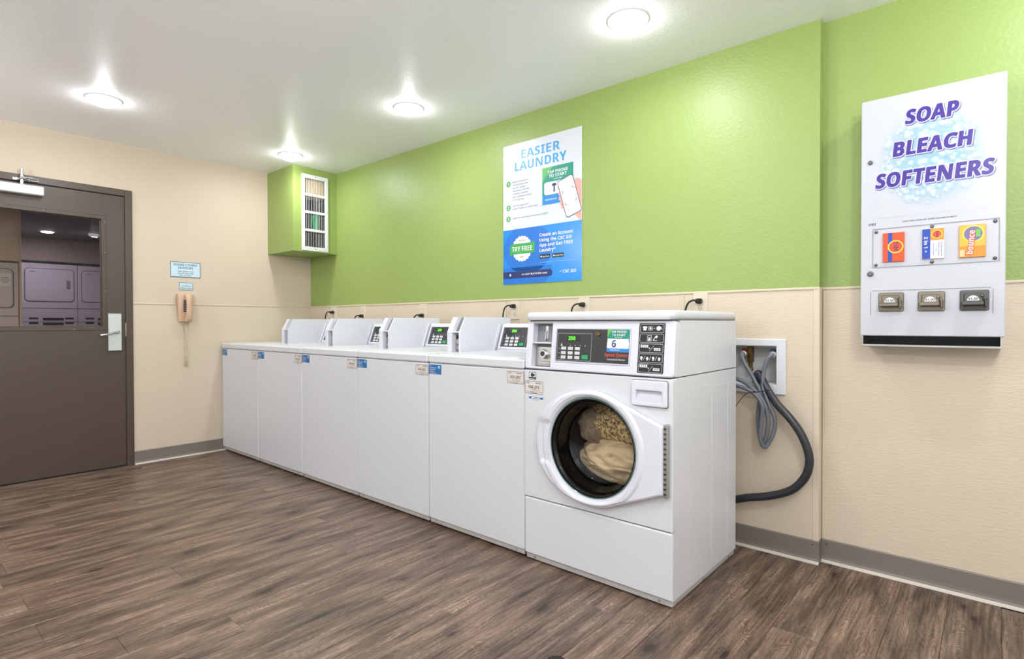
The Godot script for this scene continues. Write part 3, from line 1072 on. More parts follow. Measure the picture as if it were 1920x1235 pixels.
	letters(s, "lettering", M.paper, [["CSC", x0 + 0.012, 0.838, z, 0.0045, 0.0], ["NEED SERVICE?", x0 + 0.012, 0.827, z, 0.0056, 0.0, 0.05], ["REPORT IT", x0 + 0.012, 0.817, z, 0.0056, 0.0, 0.042], ["ONLINE AT", x0 + 0.012, 0.808, z, 0.0048, 0.0, 0.036], ["cscsw.com", x0 + 0.012, 0.8, z, 0.0048, 0.0, 0.05]])
	return o

# green digits, lamps and a block of keys on the current frame's plane, from its lower left corner
func _keypad(o: Node, x: float, y: float, k: float) -> void:
	var z := 0.0023
	var st := new_st()
	flat_border(st, x - 0.008 * k, y - 0.006 * k, x + 0.16 * k, y + 0.106 * k, 0.0012, z)
	for i in 4: flat_disc(st, x + (0.058 + 0.024 * i) * k, y + 0.056 * k, 0.0024 * k, z, 10)
	flat(st, [Vector2(x + 0.008 * k, y + 0.053 * k), Vector2(x + 0.02 * k, y + 0.053 * k), Vector2(x + 0.014 * k, y + 0.066 * k)], z)
	for r in 3: flat_rect(st, x, y + (0.004 + 0.0185 * r) * k, x + 0.009 * k, y + (0.0055 + 0.0185 * r) * k, z)
	part(o, "panel_print", st, M.grey_print)
	st = new_st()
	plate(st, x + 0.072 * k, y + 0.085 * k, 0.062 * k, 0.024 * k, 0.001, 0.0015, 0.003, 0.0003)
	part(o, "display_window", st, M.black)
	letters(o, "display_digits", M.led, [["250", x + 0.064 * k, y + 0.078 * k, 0.0034, 0.0145 * k, 0.5, 0.034 * k]])
	for r in 3:
		for c in 3:
			st = new_st()
			plate(st, x + (0.026 + 0.034 * c) * k, y + (0.0065 + 0.0185 * r) * k, 0.024 * k, 0.013 * k, 0.002, 0.002, 0.0042, 0.0007)
			part(o, "key", st, M.key)
	st = new_st()
	plate(st, x + 0.132 * k, y + 0.0095 * k, 0.03 * k, 0.017 * k, 0.002, 0.002, 0.0044, 0.0007)
	part(o, "start_key", st, M.start_green)

# ------------------------------------------------------------------ front loader
func ray_poly(c: Vector2, ang: float, poly: Array) -> Vector2:
	var d := Vector2(cos(ang), sin(ang))
	var best := 1e9
	for i in poly.size():
		var a: Vector2 = poly[i] - c
		var e: Vector2 = poly[(i + 1) % poly.size()] - poly[i]
		var den := d.cross(e)
		if absf(den) < 1e-9: continue
		var t := a.cross(e) / den
		var s := a.cross(d) / den
		if t > 0.0 and s >= -1e-6 and s <= 1.0 + 1e-6: best = minf(best, t)
	return c + d * best

func poly_loop(c: Vector2, angs: Array, poly: Array, z: float, k := 1.0, most := 1e9, least := 0.0) -> Array:
	var a := []
	for t in angs:
		var p := ray_poly(c, t, poly) - c
		var l := clampf(p.length() * k, least, most)
		p = c + p.normalized() * l
		a.append(V(p.x, p.y, z))
	return a

func build_front_loader() -> void:
	var x0 := 3.3055; var x1 := 4.014; var zf := 0.812
	var o := thing("front_load_washer", "white front-loading coin washer with a round glass door, at the near end of the row", "washing machine", V(3.658, 0, 0.48))
	var c := Vector2(3.672, 0.556)
	# cabinet: sides, back and bottom
	var st := new_st()
	box(st, V(x0, 0.03, 0.15), V(x0 + 0.008, 0.857, zf - 0.012))
	box(st, V(x1 - 0.01, 0.03, 0.15), V(x1 - 0.0004, 0.857, zf - 0.004), 0.0015)
	box(st, V(x0 + 0.008, 0.03, 0.15), V(x1 - 0.01, 0.857, 0.158))
	box(st, V(x0 + 0.008, 0.03, 0.158), V(x1 - 0.01, 0.038, zf - 0.02))
	box(st, V(x0 + 0.008, 0.849, 0.158), V(x1 - 0.01, 0.857, zf - 0.02))
	part(o, "cabinet", st, M.white)
	XF = Transform3D(FACING_X, V(x1, 0, 0))
	st = new_st()
	plate(st, -0.355, 0.43, 0.17, 0.74, 0.008, 0.0, 0.0016, 0.0014)
	plate(st, -0.215, 0.43, 0.085, 0.74, 0.008, 0.0, 0.0016, 0.0014)
	plate(st, -0.57, 0.43, 0.21, 0.76, 0.008, 0.0, 0.0012, 0.0011)
	part(o, "side_panel", st, M.white)
	for p in [[-0.23, 0.018], [-0.52, 0.018], [-0.765, 0.018]]:
		st = new_st()
		disc(st, V(p[0], p[1], -0.004), V(0, 0, 1), 0.0055, 0.003, 0.0008, 12)
		part(o, "screw", st, M.steel)
	XF = Transform3D.IDENTITY
	st = new_st()
	box(st, V(x0 + 0.004, 0.006, 0.16), V(x1 - 0.004, 0.034, zf - 0.008), 0.004)
	var kick := part(o, "kick_strip", st, M.kick)
	for x in [x0 + 0.055, x1 - 0.055]:
		st = new_st()
		disc(st, V(x, 0.0185, zf - 0.008), V(0, 0, 1), 0.0055, 0.002, 0.0006, 12)
		part(kick, "screw", st, M.grey)
	for p in [[x0 + 0.06, 0.22], [x1 - 0.06, 0.22], [x0 + 0.06, 0.74], [x1 - 0.06, 0.74]]:
		st = new_st()
		lathe(st, V(p[0], 0.0, p[1]), Vector3.UP, [[0.022, 0.0], [0.022, 0.005], [0.012, 0.008]], 16)
		part(o, "foot", st, M.rubber)
	# lower panel
	st = new_st()
	box(st, V(x0, 0.03, zf - 0.03), V(x1, 0.284, zf), 0.006)
	part(o, "lower_panel", st, M.white)
	# front panel with the door hole
	var rect := [Vector2(x0, 0.288), Vector2(x1, 0.288), Vector2(x1, 0.855), Vector2(x0, 0.855)]
	var angs := []
	for i in 144: angs.append(TAU * i / 144.0)
	for p in rect: angs.append(fposmod((p - c).angle(), TAU))
	for p in [Vector2(3.988, 0.682), Vector2(3.988, 0.428)]: angs.append(fposmod((p - c).angle(), TAU))
	angs.sort()
	st = new_st()
	loft(st, [poly_loop(c, angs, rect, zf - 0.03), poly_loop(c, angs, rect, zf - 0.005), poly_loop(c, angs, rect, zf - 0.0015, 0.996), poly_loop(c, angs, rect, zf, 0.99), poly_loop(c, angs, rect, zf, 1.0, 0.212), poly_loop(c, angs, rect, zf - 0.03, 1.0, 0.208)], true)
	part(o, "front_panel", st, M.white)
	# door
	var outl := []
	for i in 41:
		var t := deg_to_rad(62.0 + 236.0 * i / 40.0)
		outl.append(Vector2(c.x + cos(t) * (0.286 if cos(t) < 0.0 else 0.25), c.y + sin(t) * 0.236))
	outl.append(Vector2(3.988, 0.428))
	outl.append(Vector2(3.988, 0.682))
	var loops := [poly_loop(c, angs, outl, zf + 0.001, 0.985), poly_loop(c, angs, outl, zf + 0.022), poly_loop(c, angs, outl, zf + 0.028, 0.985), poly_loop(c, angs, outl, zf + 0.031, 0.965), poly_loop(c, angs, outl, zf + 0.031, 0.965, 0.246),
		poly_loop(c, angs, outl, zf + 0.037, 0.95, 0.236), poly_loop(c, angs, outl, zf + 0.037, 0.93, 0.222), poly_loop(c, angs, outl, zf + 0.030, 1.0, 0.210), poly_loop(c, angs, outl, zf + 0.020, 1.0, 0.2035), poly_loop(c, angs, outl, zf + 0.001, 1.0, 0.2025)]
	for l in loops.slice(1, 7):           # the grip: a flatter sunken piece of the rim on the left
		for i in l.size():
			if l[i].x < 3.6 and l[i].y > 0.468 and l[i].y < 0.642: l[i].z -= 0.009
	st = new_st()
	loft(st, loops, true)
	var door := part(o, "porthole_door", st, M.plastic)
	st = new_st()
	lathe(st, V(c.x, c.y, zf + 0.004), V(0, 0, 1), [[0.2022, 0.0], [0.2022, 0.018], [0.2008, 0.0195], [0.1992, 0.018], [0.1992, 0.0]], 72, false, false)
	part(door, "glass_rim", st, M.teal)
	st = new_st()
	lathe(st, V(c.x, c.y, zf + 0.004), V(0, 0, 1), [[0.1992, 0.0], [0.1992, 0.016], [0.197, 0.018], [0.1945, 0.016], [0.1945, 0.0]], 72, false, false)
	part(door, "rim_seal", st, M.gasket)
	st = new_st()
	lathe(st, V(c.x, c.y, zf), V(0, 0, 1), [[0.1952, 0.017], [0.189, 0.014], [0.182, -0.01], [0.172, -0.055], [0.16, -0.076], [0.13, -0.088], [0.07, -0.094], [0.0, -0.096]], 72, true, false)
	part(door, "glass_bowl", st, M.bowl_glass)
	st = new_st()
	box(st, V(3.988, 0.418, zf), V(4.004, 0.69, zf + 0.026), 0.003)
	var hin := part(o, "door_hinge", st, M.steel)
	for i in 14:
		st = new_st()
		box(st, V(3.9905, 0.43 + 0.0185 * i, zf + 0.0255), V(4.0015, 0.438 + 0.0185 * i, zf + 0.0275), 0.0006)
		part(hin, "hinge_knuckle", st, M.bronze_dark)
	# gasket and drum
	st = new_st()
	lathe(st, V(c.x, c.y, zf), V(0, 0, 1), [[0.211, -0.004], [0.209, -0.022], [0.203, -0.045], [0.212, -0.065], [0.203, -0.085], [0.188, -0.105], [0.194, -0.12], [0.245, -0.125]], 72, true, false)
	part(o, "door_gasket", st, M.gasket)
	st = new_st()
	lathe(st, V(c.x, c.y, zf), V(0, 0, 1), [[0.19, -0.122], [0.262, -0.13], [0.262, -0.50], [0.24, -0.52], [0.0001, -0.53]], 64, false, false)
	var drum := part(o, "drum", st, M.drum)
	for k in 3:
		var a := TAU * k / 3.0 + 0.5
		st = new_st()
		XF = Transform3D(Basis(V(0, 0, 1), a), V(c.x, c.y, zf))
		box(st, V(0.205, -0.03, -0.5), V(0.262, 0.03, -0.15), 0.02)
		XF = Transform3D.IDENTITY
		part(drum, "drum_lifter", st, M.drum)
	# detergent drawer
	XF = Transform3D(Basis.IDENTITY, V(0, 0, zf))
	st = new_st()
	plate(st, 3.922, 0.797, 0.152, 0.104, 0.01, 0.0, 0.0008, 0.0002)
	part(o, "drawer_gap", st, M.grey)
	st = new_st()
	frame(st, 3.922, 0.797, 0.145, 0.097, 0.008, 0.106, 0.04, 0.006, 0.0, 0.013, 0.004, 3.922, 0.787)
	var dr := part(o, "detergent_drawer", st, M.plastic)
	st = new_st()
	quad(st, V(3.868, 0.808, 0.0008), V(3.976, 0.808, 0.0008), V(3.976, 0.793, 0.0012), V(3.868, 0.793, 0.0012), V(0, 0.1, 1))
	quad(st, V(3.868, 0.793, 0.0012), V(3.976, 0.793, 0.0012), V(3.976, 0.766, 0.0112), V(3.868, 0.766, 0.0112), V(0, 0.3, 1))
	part(dr, "finger_pull", st, M.plastic2)
	# stickers on the front panel
	st = new_st()
	flat_rect(st, 3.333, 0.812, 3.374, 0.846, 0.0006)
	var es := part(o, "energy_sticker", st, M.ink)
	st = new_st()
	var zz := 0.001
	flat_rect(st, 3.3355, 0.8235, 3.3715, 0.8437, zz)
	flat_rect(st, 3.3355, 0.8143, 3.3715, 0.8165, zz)
	part(es, "sticker_ground", st, M.paper)
	st = new_st()
	flat_disc(st, 3.352, 0.833, 0.0085, zz + 0.0003)
	flat(st, [Vector2(3.361, 0.842), Vector2(3.364, 0.836), Vector2(3.37, 0.835), Vector2(3.365, 0.831), Vector2(3.366, 0.825), Vector2(3.361, 0.829), Vector2(3.356, 0.826), Vector2(3.358, 0.832), Vector2(3.354, 0.836), Vector2(3.36, 0.836)], zz + 0.0004)
	part(es, "star_emblem", st, M.ink)
	XF = Transform3D.IDENTITY
	license(o, 3.362, 0.777, zf + 0.0006, "106-JDC")
	st = new_st()
	flat_rect(st, 3.331, 0.721, 3.416, 0.738, zf + 0.0006)
	var bs := part(o, "bar_sticker", st, M.paper)
	st = new_st()
	flat_rect(st, 3.333, 0.7275, 3.3475, 0.7365, zf + 0.001)
	flat_rect(st, 3.3965, 0.7275, 3.4135, 0.7365, zf + 0.001)
	flat_rect(st, 3.3475, 0.7345, 3.3965, 0.7365, zf + 0.001)
	flat_rect(st, 3.3475, 0.7275, 3.3965, 0.7295, zf + 0.001)
	part(bs, "blue_bars", st, M.sticker_blue)
	letters(bs, "lettering", M.sticker_blue, [["CSC", 3.372, 0.7303, zf + 0.001, 0.0035, 0.5], ["www.cscsw.com", 3.373, 0.7222, zf + 0.001, 0.0033, 0.5]])
	build_console(o, x0, x1, zf)

func build_console(o: Node3D, x0: float, x1: float, zf: float) -> void:
	var st := new_st()
	box(st, V(x0 + 0.004, 0.855, 0.155), V(x1 - 0.004, 0.8625, zf - 0.008))
	part(o, "console_gap", st, M.dark)
	# body behind the face
	XF = Transform3D(FACING_X, Vector3.ZERO)
	st = new_st()
	prism(st, PackedVector2Array([Vector2(-0.15, 0.8615), Vector2(-0.15, 1.073), Vector2(-0.745, 1.073), Vector2(-0.765, 0.8615)]), x0 + 0.001, x1 - 0.001)
	part(o, "console_body", st, M.white)
	# tilted face: x along the room, y up the face
	var up := V(0, 0.2115, -0.024).normalized()
	XF = Transform3D(Basis(V(1, 0, 0), up, V(1, 0, 0).cross(up)), V(0, 0.8615, zf - 0.002))
	var W := x1 - x0
	var H := 0.2128
	st = new_st()
	frame(st, x0 + W / 2, H / 2, W, H, 0.012, 0.107, 0.192, 0.002, -0.04, 0.0, 0.004, 3.392, 0.1065)
	var face := part(o, "control_console", st, M.plastic)
	# coin bay
	st = new_st()
	box(st, V(3.336, 0.01, -0.042), V(3.448, 0.204, -0.038))
	var bay := part(o, "coin_bay", st, M.grey)
	st = new_st()
	box(st, V(3.3385, 0.112, -0.038), V(3.4455, 0.119, 0.001), 0.002)
	part(bay, "coin_shelf", st, M.plastic)
	st = new_st()
	box(st, V(3.385, 0.135, -0.038), V(3.40, 0.195, -0.034), 0.001)
	part(bay, "slot_plate", st, M.steel)
	st = new_st()
	box(st, V(3.391, 0.128, -0.0345), V(3.3945, 0.172, -0.033))
	part(bay, "coin_slot", st, M.black)
	st = new_st()
	plate(st, 3.39, 0.058, 0.09, 0.086, 0.004, -0.038, -0.03, 0.002)
	part(bay, "coin_plate", st, M.steel)
	st = new_st()
	disc(st, V(3.392, 0.068, -0.03), V(0, 0, 1), 0.021, 0.018, 0.003, 28)
	part(bay, "coin_button", st, M.chrome)
	st = new_st()
	disc(st, V(3.392, 0.068, -0.0118), V(0, 0, 1), 0.011, 0.002, 0.0005, 20)
	part(bay, "button_centre", st, M.dark)
	st = new_st()
	box(st, V(3.372, 0.022, -0.03), V(3.43, 0.036, -0.022), 0.002)
	part(bay, "coin_return", st, M.steel)
	# control panel in its light bezel
	st = new_st()
	frame(st, 3.6515, 0.1085, 0.366, 0.148, 0.006, 0.352, 0.136, 0.003, 0.0, 0.003, 0.001)
	part(face, "panel_bezel", st, M.plastic2)
	st = new_st()
	plate(st, 3.6515, 0.1085, 0.353, 0.137, 0.002, 0.0, 0.0014, 0.0003)
	var cp := part(o, "control_panel", st, M.panel_black)
	var k := XF
	XF = k.translated_local(V(0, 0, -0.0004))
	_keypad(cp, 3.489, 0.0505, 1.03)
	st = new_st()
	disc(st, V(3.682, 0.158, 0.0012), V(0, 0, 1), 0.0105, 0.006, 0.0015, 20)
	part(cp, "key_lock", st, M.brass)
	st = new_st()
	box(st, V(3.6805, 0.152, 0.0072), V(3.6835, 0.164, 0.0078))
	part(cp, "key_slot", st, M.black)
	XF = k
	# the start sticker
	var z := 0.0019
	st = new_st()
	flat_rect(st, 3.727, 0.127, 3.8265, 0.1765, z)
	var ss := part(o, "start_sticker", st, M.teal_green)
	ss.set_meta("label", "green, white and blue sticker reading tap phone to start, with a large 6")
	st = new_st()
	flat(st, [Vector2(3.727, 0.145), Vector2(3.745, 0.1765), Vector2(3.727, 0.1765)], z + 0.0003)
	part(ss, "lime_corner", st, M.lime)
	st = new_st()
	flat_rect(st, 3.727, 0.087, 3.8265, 0.103, z)
	part(ss, "blue_foot", st, M.sky_blue)
	st = new_st()
	flat_rect(st, 3.727, 0.103, 3.8265, 0.127, z); flat_rect(st, 3.729, 0.101, 3.8245, 0.14, z + 0.0003)
	part(ss, "white_box", st, M.paper)
	letters(ss, "number", M.navy, [["6", 3.759, 0.106, z + 0.0007, 0.028, 0.5]])
	letters(ss, "lettering", M.paper, [["TAP PHONE", 3.779, 0.1635, z + 0.0007, 0.009, 0.5, 0.068], ["TO START", 3.779, 0.1505, z + 0.0007, 0.009, 0.5, 0.06], ["or scan code", 3.779, 0.1432, z + 0.0007, 0.004, 0.5], ["MyCSCGO.com", 3.764, 0.0925, z + 0.0007, 0.0045, 0.5]])
	letters(cp, "red_lettering", M.red, [["Speed Queen", 3.7705, 0.0685, z, 0.0125, 0.5, 0.103]])
	letters(cp, "white_lettering", M.paper, [["Commercial Washer", 3.772, 0.053, z, 0.0075, 0.5, 0.083, false]])
	# the black instruction sticker with five outlined boxes of pictograms
	st = new_st()
	plate(st, 3.92, 0.1065, 0.108, 0.192, 0.005, 0.0, 0.0008, 0.0002)
	var ins := part(o, "instruction_sticker", st, M.ink_black)
	ins.set_meta("label", "black sticker of five boxes with white pictograms")
	st = new_st()
	z = 0.0012
	for i in 5:
		var y := 0.0305 + 0.038 * i
		var ob := rrect(3.92, y, 0.098, 0.0335, 0.005, z)
		var ib := rrect(3.92, y, 0.0958, 0.0313, 0.004, z)
		loft(st, [ob, ib], false)
	var y4 := 0.1825                      # shirt into a tub, then a tub into a drum
	flat(st, [Vector2(3.884, y4 - 0.008), Vector2(3.897, y4 - 0.008), Vector2(3.897, y4 + 0.002), Vector2(3.901, y4 + 0.001), Vector2(3.898, y4 + 0.008), Vector2(3.883, y4 + 0.008), Vector2(3.88, y4 + 0.001), Vector2(3.884, y4 + 0.002)], z)
	flat_border(st, 3.905, y4 - 0.007, 3.922, y4 + 0.007, 0.0015, z)
	flat_disc(st, 3.9135, y4, 0.0045, z, 16)
	flat_line(st, Vector2(3.925, y4), Vector2(3.933, y4), 0.0018, z)
	flat_disc(st, 3.947, y4, 0.009, z, 20)
	flat_line(st, Vector2(3.955, y4 + 0.006), Vector2(3.961, y4 - 0.004), 0.002, z)
	var y3 := 0.1445                      # machine and detergent cup
	flat_border(st, 3.902, y3 - 0.011, 3.92, y3 + 0.011, 0.0014, z)
	flat_line(st, Vector2(3.903, y3 + 0.003), Vector2(3.919, y3 + 0.003), 0.0012, z)
	flat_disc(st, 3.911, y3 - 0.004, 0.005, z, 16)
	flat_line(st, Vector2(3.926, y3 - 0.009), Vector2(3.938, y3 + 0.009), 0.003, z)
	flat_disc(st, 3.94, y3 + 0.006, 0.005, z, 16)
	flat_line(st, Vector2(3.93, y3 - 0.009), Vector2(3.943, y3 - 0.008), 0.002, z)
	for r in 2:                           # blocks of keys with a slash between
		var yy := 0.1065 if r == 0 else 0.0305
		for a in 2:
			for b in 4:
				flat_rect(st, 3.876 + 0.0085 * b, yy + 0.002 + 0.006 * a, 3.883 + 0.0085 * b, yy + 0.0068 + 0.006 * a, z)
		flat_rect(st, 3.911, yy - 0.002, 3.916, yy + 0.002, z)
		flat_line(st, Vector2(3.914, yy - 0.011), Vector2(3.931, yy + 0.009), 0.0012, z)
		for b in 3:
			flat_rect(st, 3.932 + 0.0095 * b, yy - 0.0085, 3.94 + 0.0095 * b, yy - 0.0035, z)
			flat_rect(st, 3.932 + 0.0095 * b, yy - 0.002, 3.94 + 0.0095 * b, yy + 0.0015, z)
	var y1 := 0.0685                      # hand, cycle and door marks
	var px := 3.882
	for i in 4:
		flat_disc(st, px, y1 + (0.001 if i % 2 == 0 else -0.001), 0.0055, z, 14)
		flat_rect(st, px - 0.003, y1 - 0.009, px + 0.003, y1 - 0.003, z)
		if i < 3: flat_line(st, Vector2(px + 0.008, y1 - 0.008), Vector2(px + 0.015, y1 + 0.008), 0.0015, z)
		px += 0.0245
	part(ins, "pictograms", st, M.paper)
	XF = Transform3D.IDENTITY
	# the lid over the console
	st = new_st()
	box(st, V(x0 + 0.004, 1.0725, 0.16), V(x1 - 0.004, 1.078, 0.775))
	part(o, "lid_gap", st, M.grey)
	var loops := []
	var cx := (x0 + x1) / 2
	for s in [[0.7085, 0.655, 1.0765], [0.7085, 0.655, 1.098], [0.702, 0.648, 1.107], [0.686, 0.632, 1.1115]]:
		var l := []
		for p in rrect(cx, -(0.148 + 0.655 / 2), s[0], s[1], 0.02): l.append(V(p.x, s[2], -p.y))
		loops.append(l)
	loops.push_front(loops[0].map(func(p): return V(cx + (p.x - cx) * 0.98, p.y, p.z)))
	st = new_st()
	soft_loft(st, loops, false)
	cap(st, loops[-1], Vector3.UP)
	cap(st, loops[0], Vector3.DOWN)
	part(o, "top_lid", st, M.white)

# ------------------------------------------------------------------ laundry in the drum
func cloth_heap(c: Vector3, r: Vector3, s: int, swirl: Vector3, fold: float, n := 56) -> SurfaceTool:
	var nz := FastNoiseLite.new()
	nz.seed = s
	nz.frequency = 1.1
	nz.fractal_octaves = 2
	var loops := []
	for i in n + 1:
		var th := PI * (0.001 + 0.998 * i / n)
		var l := []
		for j in n * 2:
			var ph := TAU * j / (n * 2.0)
			var d := V(sin(th) * cos(ph), sin(th) * sin(ph), -cos(th))
			var w := nz.get_noise_3dv(d * 1.3)
			var band := absf(sin((d - swirl).length() * 7.5 + w * 3.2))
			var k := 1.0 + 0.16 * w + fold * (pow(band, 0.6) - 0.6)
			l.append(c + d * r * k)
		loops.append(l)
	var st := new_st()
	soft_loft(st, loops)
	return st

func build_laundry() -> void:
	M.beige_cloth = mat(Color8(196, 172, 134), 0.8)
	var leo := mat(Color(1, 1, 1), 0.85)
	leo.albedo_texture = leopard()
	leo.uv1_triplanar = true
	leo.uv1_scale = V(7, 7, 7)
	var st := cloth_heap(V(3.675, 0.474, 0.59), V(0.2, 0.106, 0.118), 4, V(0.5, 0.5, 0.7), 0.10)
	tag(part(self, "beige_towel", st, M.beige_cloth), "beige rumpled cloth at the bottom of the front loader's glass door", "laundry")
	st = cloth_heap(V(3.715, 0.636, 0.60), V(0.185, 0.092, 0.108), 8, V(-0.4, 0.7, 0.6), 0.06)
	tag(part(self, "leopard_print_cloth", st, leo), "leopard-print cloth lying over the beige one inside the front loader", "laundry")
	st = cloth_heap(V(3.575, 0.61, 0.615), V(0.085, 0.085, 0.09), 12, V(0.3, -0.4, 0.8), 0.07)
	tag(part(self, "brown_cloth", st, mat(Color8(132, 114, 92), 0.85)), "taupe brown cloth left of the leopard print in the front loader", "laundry")

func leopard() -> ImageTexture:
	var n := 256
	var im := Image.create(n, n, false, Image.FORMAT_RGB8)
	im.fill(Color8(204, 178, 124))
	var rng := RandomNumberGenerator.new()
	rng.seed = 5
	for k in 190:
		var cx := rng.randf() * n; var cy := rng.randf() * n
		var a := rng.randf_range(6, 10); var b := a * rng.randf_range(0.65, 1.0)
		var t := rng.randf() * PI
		var gap := rng.randf() * TAU
		for y in range(-13, 14):
			for x in range(-13, 14):
				var u := (x * cos(t) + y * sin(t)) / a
				var v := (-x * sin(t) + y * cos(t)) / b
				var q := sqrt(u * u + v * v)
				if q > 1.0: continue
				var open := absf(angle_difference(atan2(v, u), gap)) < 0.7
				var col := Color8(28, 22, 18) if q > 0.45 and not open else (Color8(140, 104, 62) if q <= 0.5 else Color(0, 0, 0, 0))
				if col.a > 0.0: im.set_pixel(posmod(int(cx) + x, n), posmod(int(cy) + y, n), col)
	return ImageTexture.create_from_image(im)

# ------------------------------------------------------------------ soap dispenser
func bubbles() -> ImageTexture:
	var W := 512; var H := 600
	var rng := RandomNumberGenerator.new()
	rng.seed = 21
	var r := PackedFloat32Array(); r.resize(W * H); r.fill(0.0)
	var tint := PackedFloat32Array(); tint.resize(W * H); tint.fill(0.0)
	var hi := PackedFloat32Array(); hi.resize(W * H); hi.fill(0.0)
	for y in H:
		for x in W:
			var dx := (x - 256.0) / 235.0
			var dy := (y - 300.0) / 275.0
			var q := dx * dx + dy * dy
			tint[y * W + x] = 0.55 * clampf(1.15 - q * 1.15, 0.0, 1.0)
	for k in 210:
		var ang := rng.randf() * TAU
		var rad := sqrt(rng.randf()) * 0.97
		var bx := 256.0 + cos(ang) * rad * 215.0
		var by := 300.0 + sin(ang) * rad * 255.0
		var br := rng.randf_range(9.0, 40.0) * (1.15 - 0.5 * rad)
		for y in range(maxi(int(by - br), 0), mini(int(by + br) + 1, H)):
			for x in range(maxi(int(bx - br), 0), mini(int(bx + br) + 1, W)):
				var d := Vector2(x - bx, y - by).length() / br
				if d >= 1.0: continue
				var i := y * W + x
				var rim := pow(d, 4.0) * (1.0 - smoothstep(0.93, 1.0, d))
				tint[i] = minf(tint[i] * (0.86 + 0.1 * d) + 0.17 * rim, 0.95)
				hi[i] = maxf(hi[i], 0.9 * exp(-Vector2(x - bx + br * 0.3, y - by + br * 0.32).length_squared() / (br * br * 0.14)))
				r[i] = maxf(r[i], 0.3 * rim * clampf((y - by) / br + 0.2, 0.0, 1.0))
	var data := PackedByteArray(); data.resize(W * H * 3)
	for i in W * H:
		var t := tint[i]
		var c := Vector3(192, 193, 199).lerp(Vector3(116, 172, 190), t).lerp(Vector3(112, 140, 200), r[i]).lerp(Vector3(226, 232, 236), hi[i] * minf(t * 3.0, 1.0))
		data[i * 3] = int(c.x); data[i * 3 + 1] = int(c.y); data[i * 3 + 2] = int(c.z)
	return ImageTexture.create_from_image(Image.create_from_data(W, H, false, Image.FORMAT_RGB8, data))

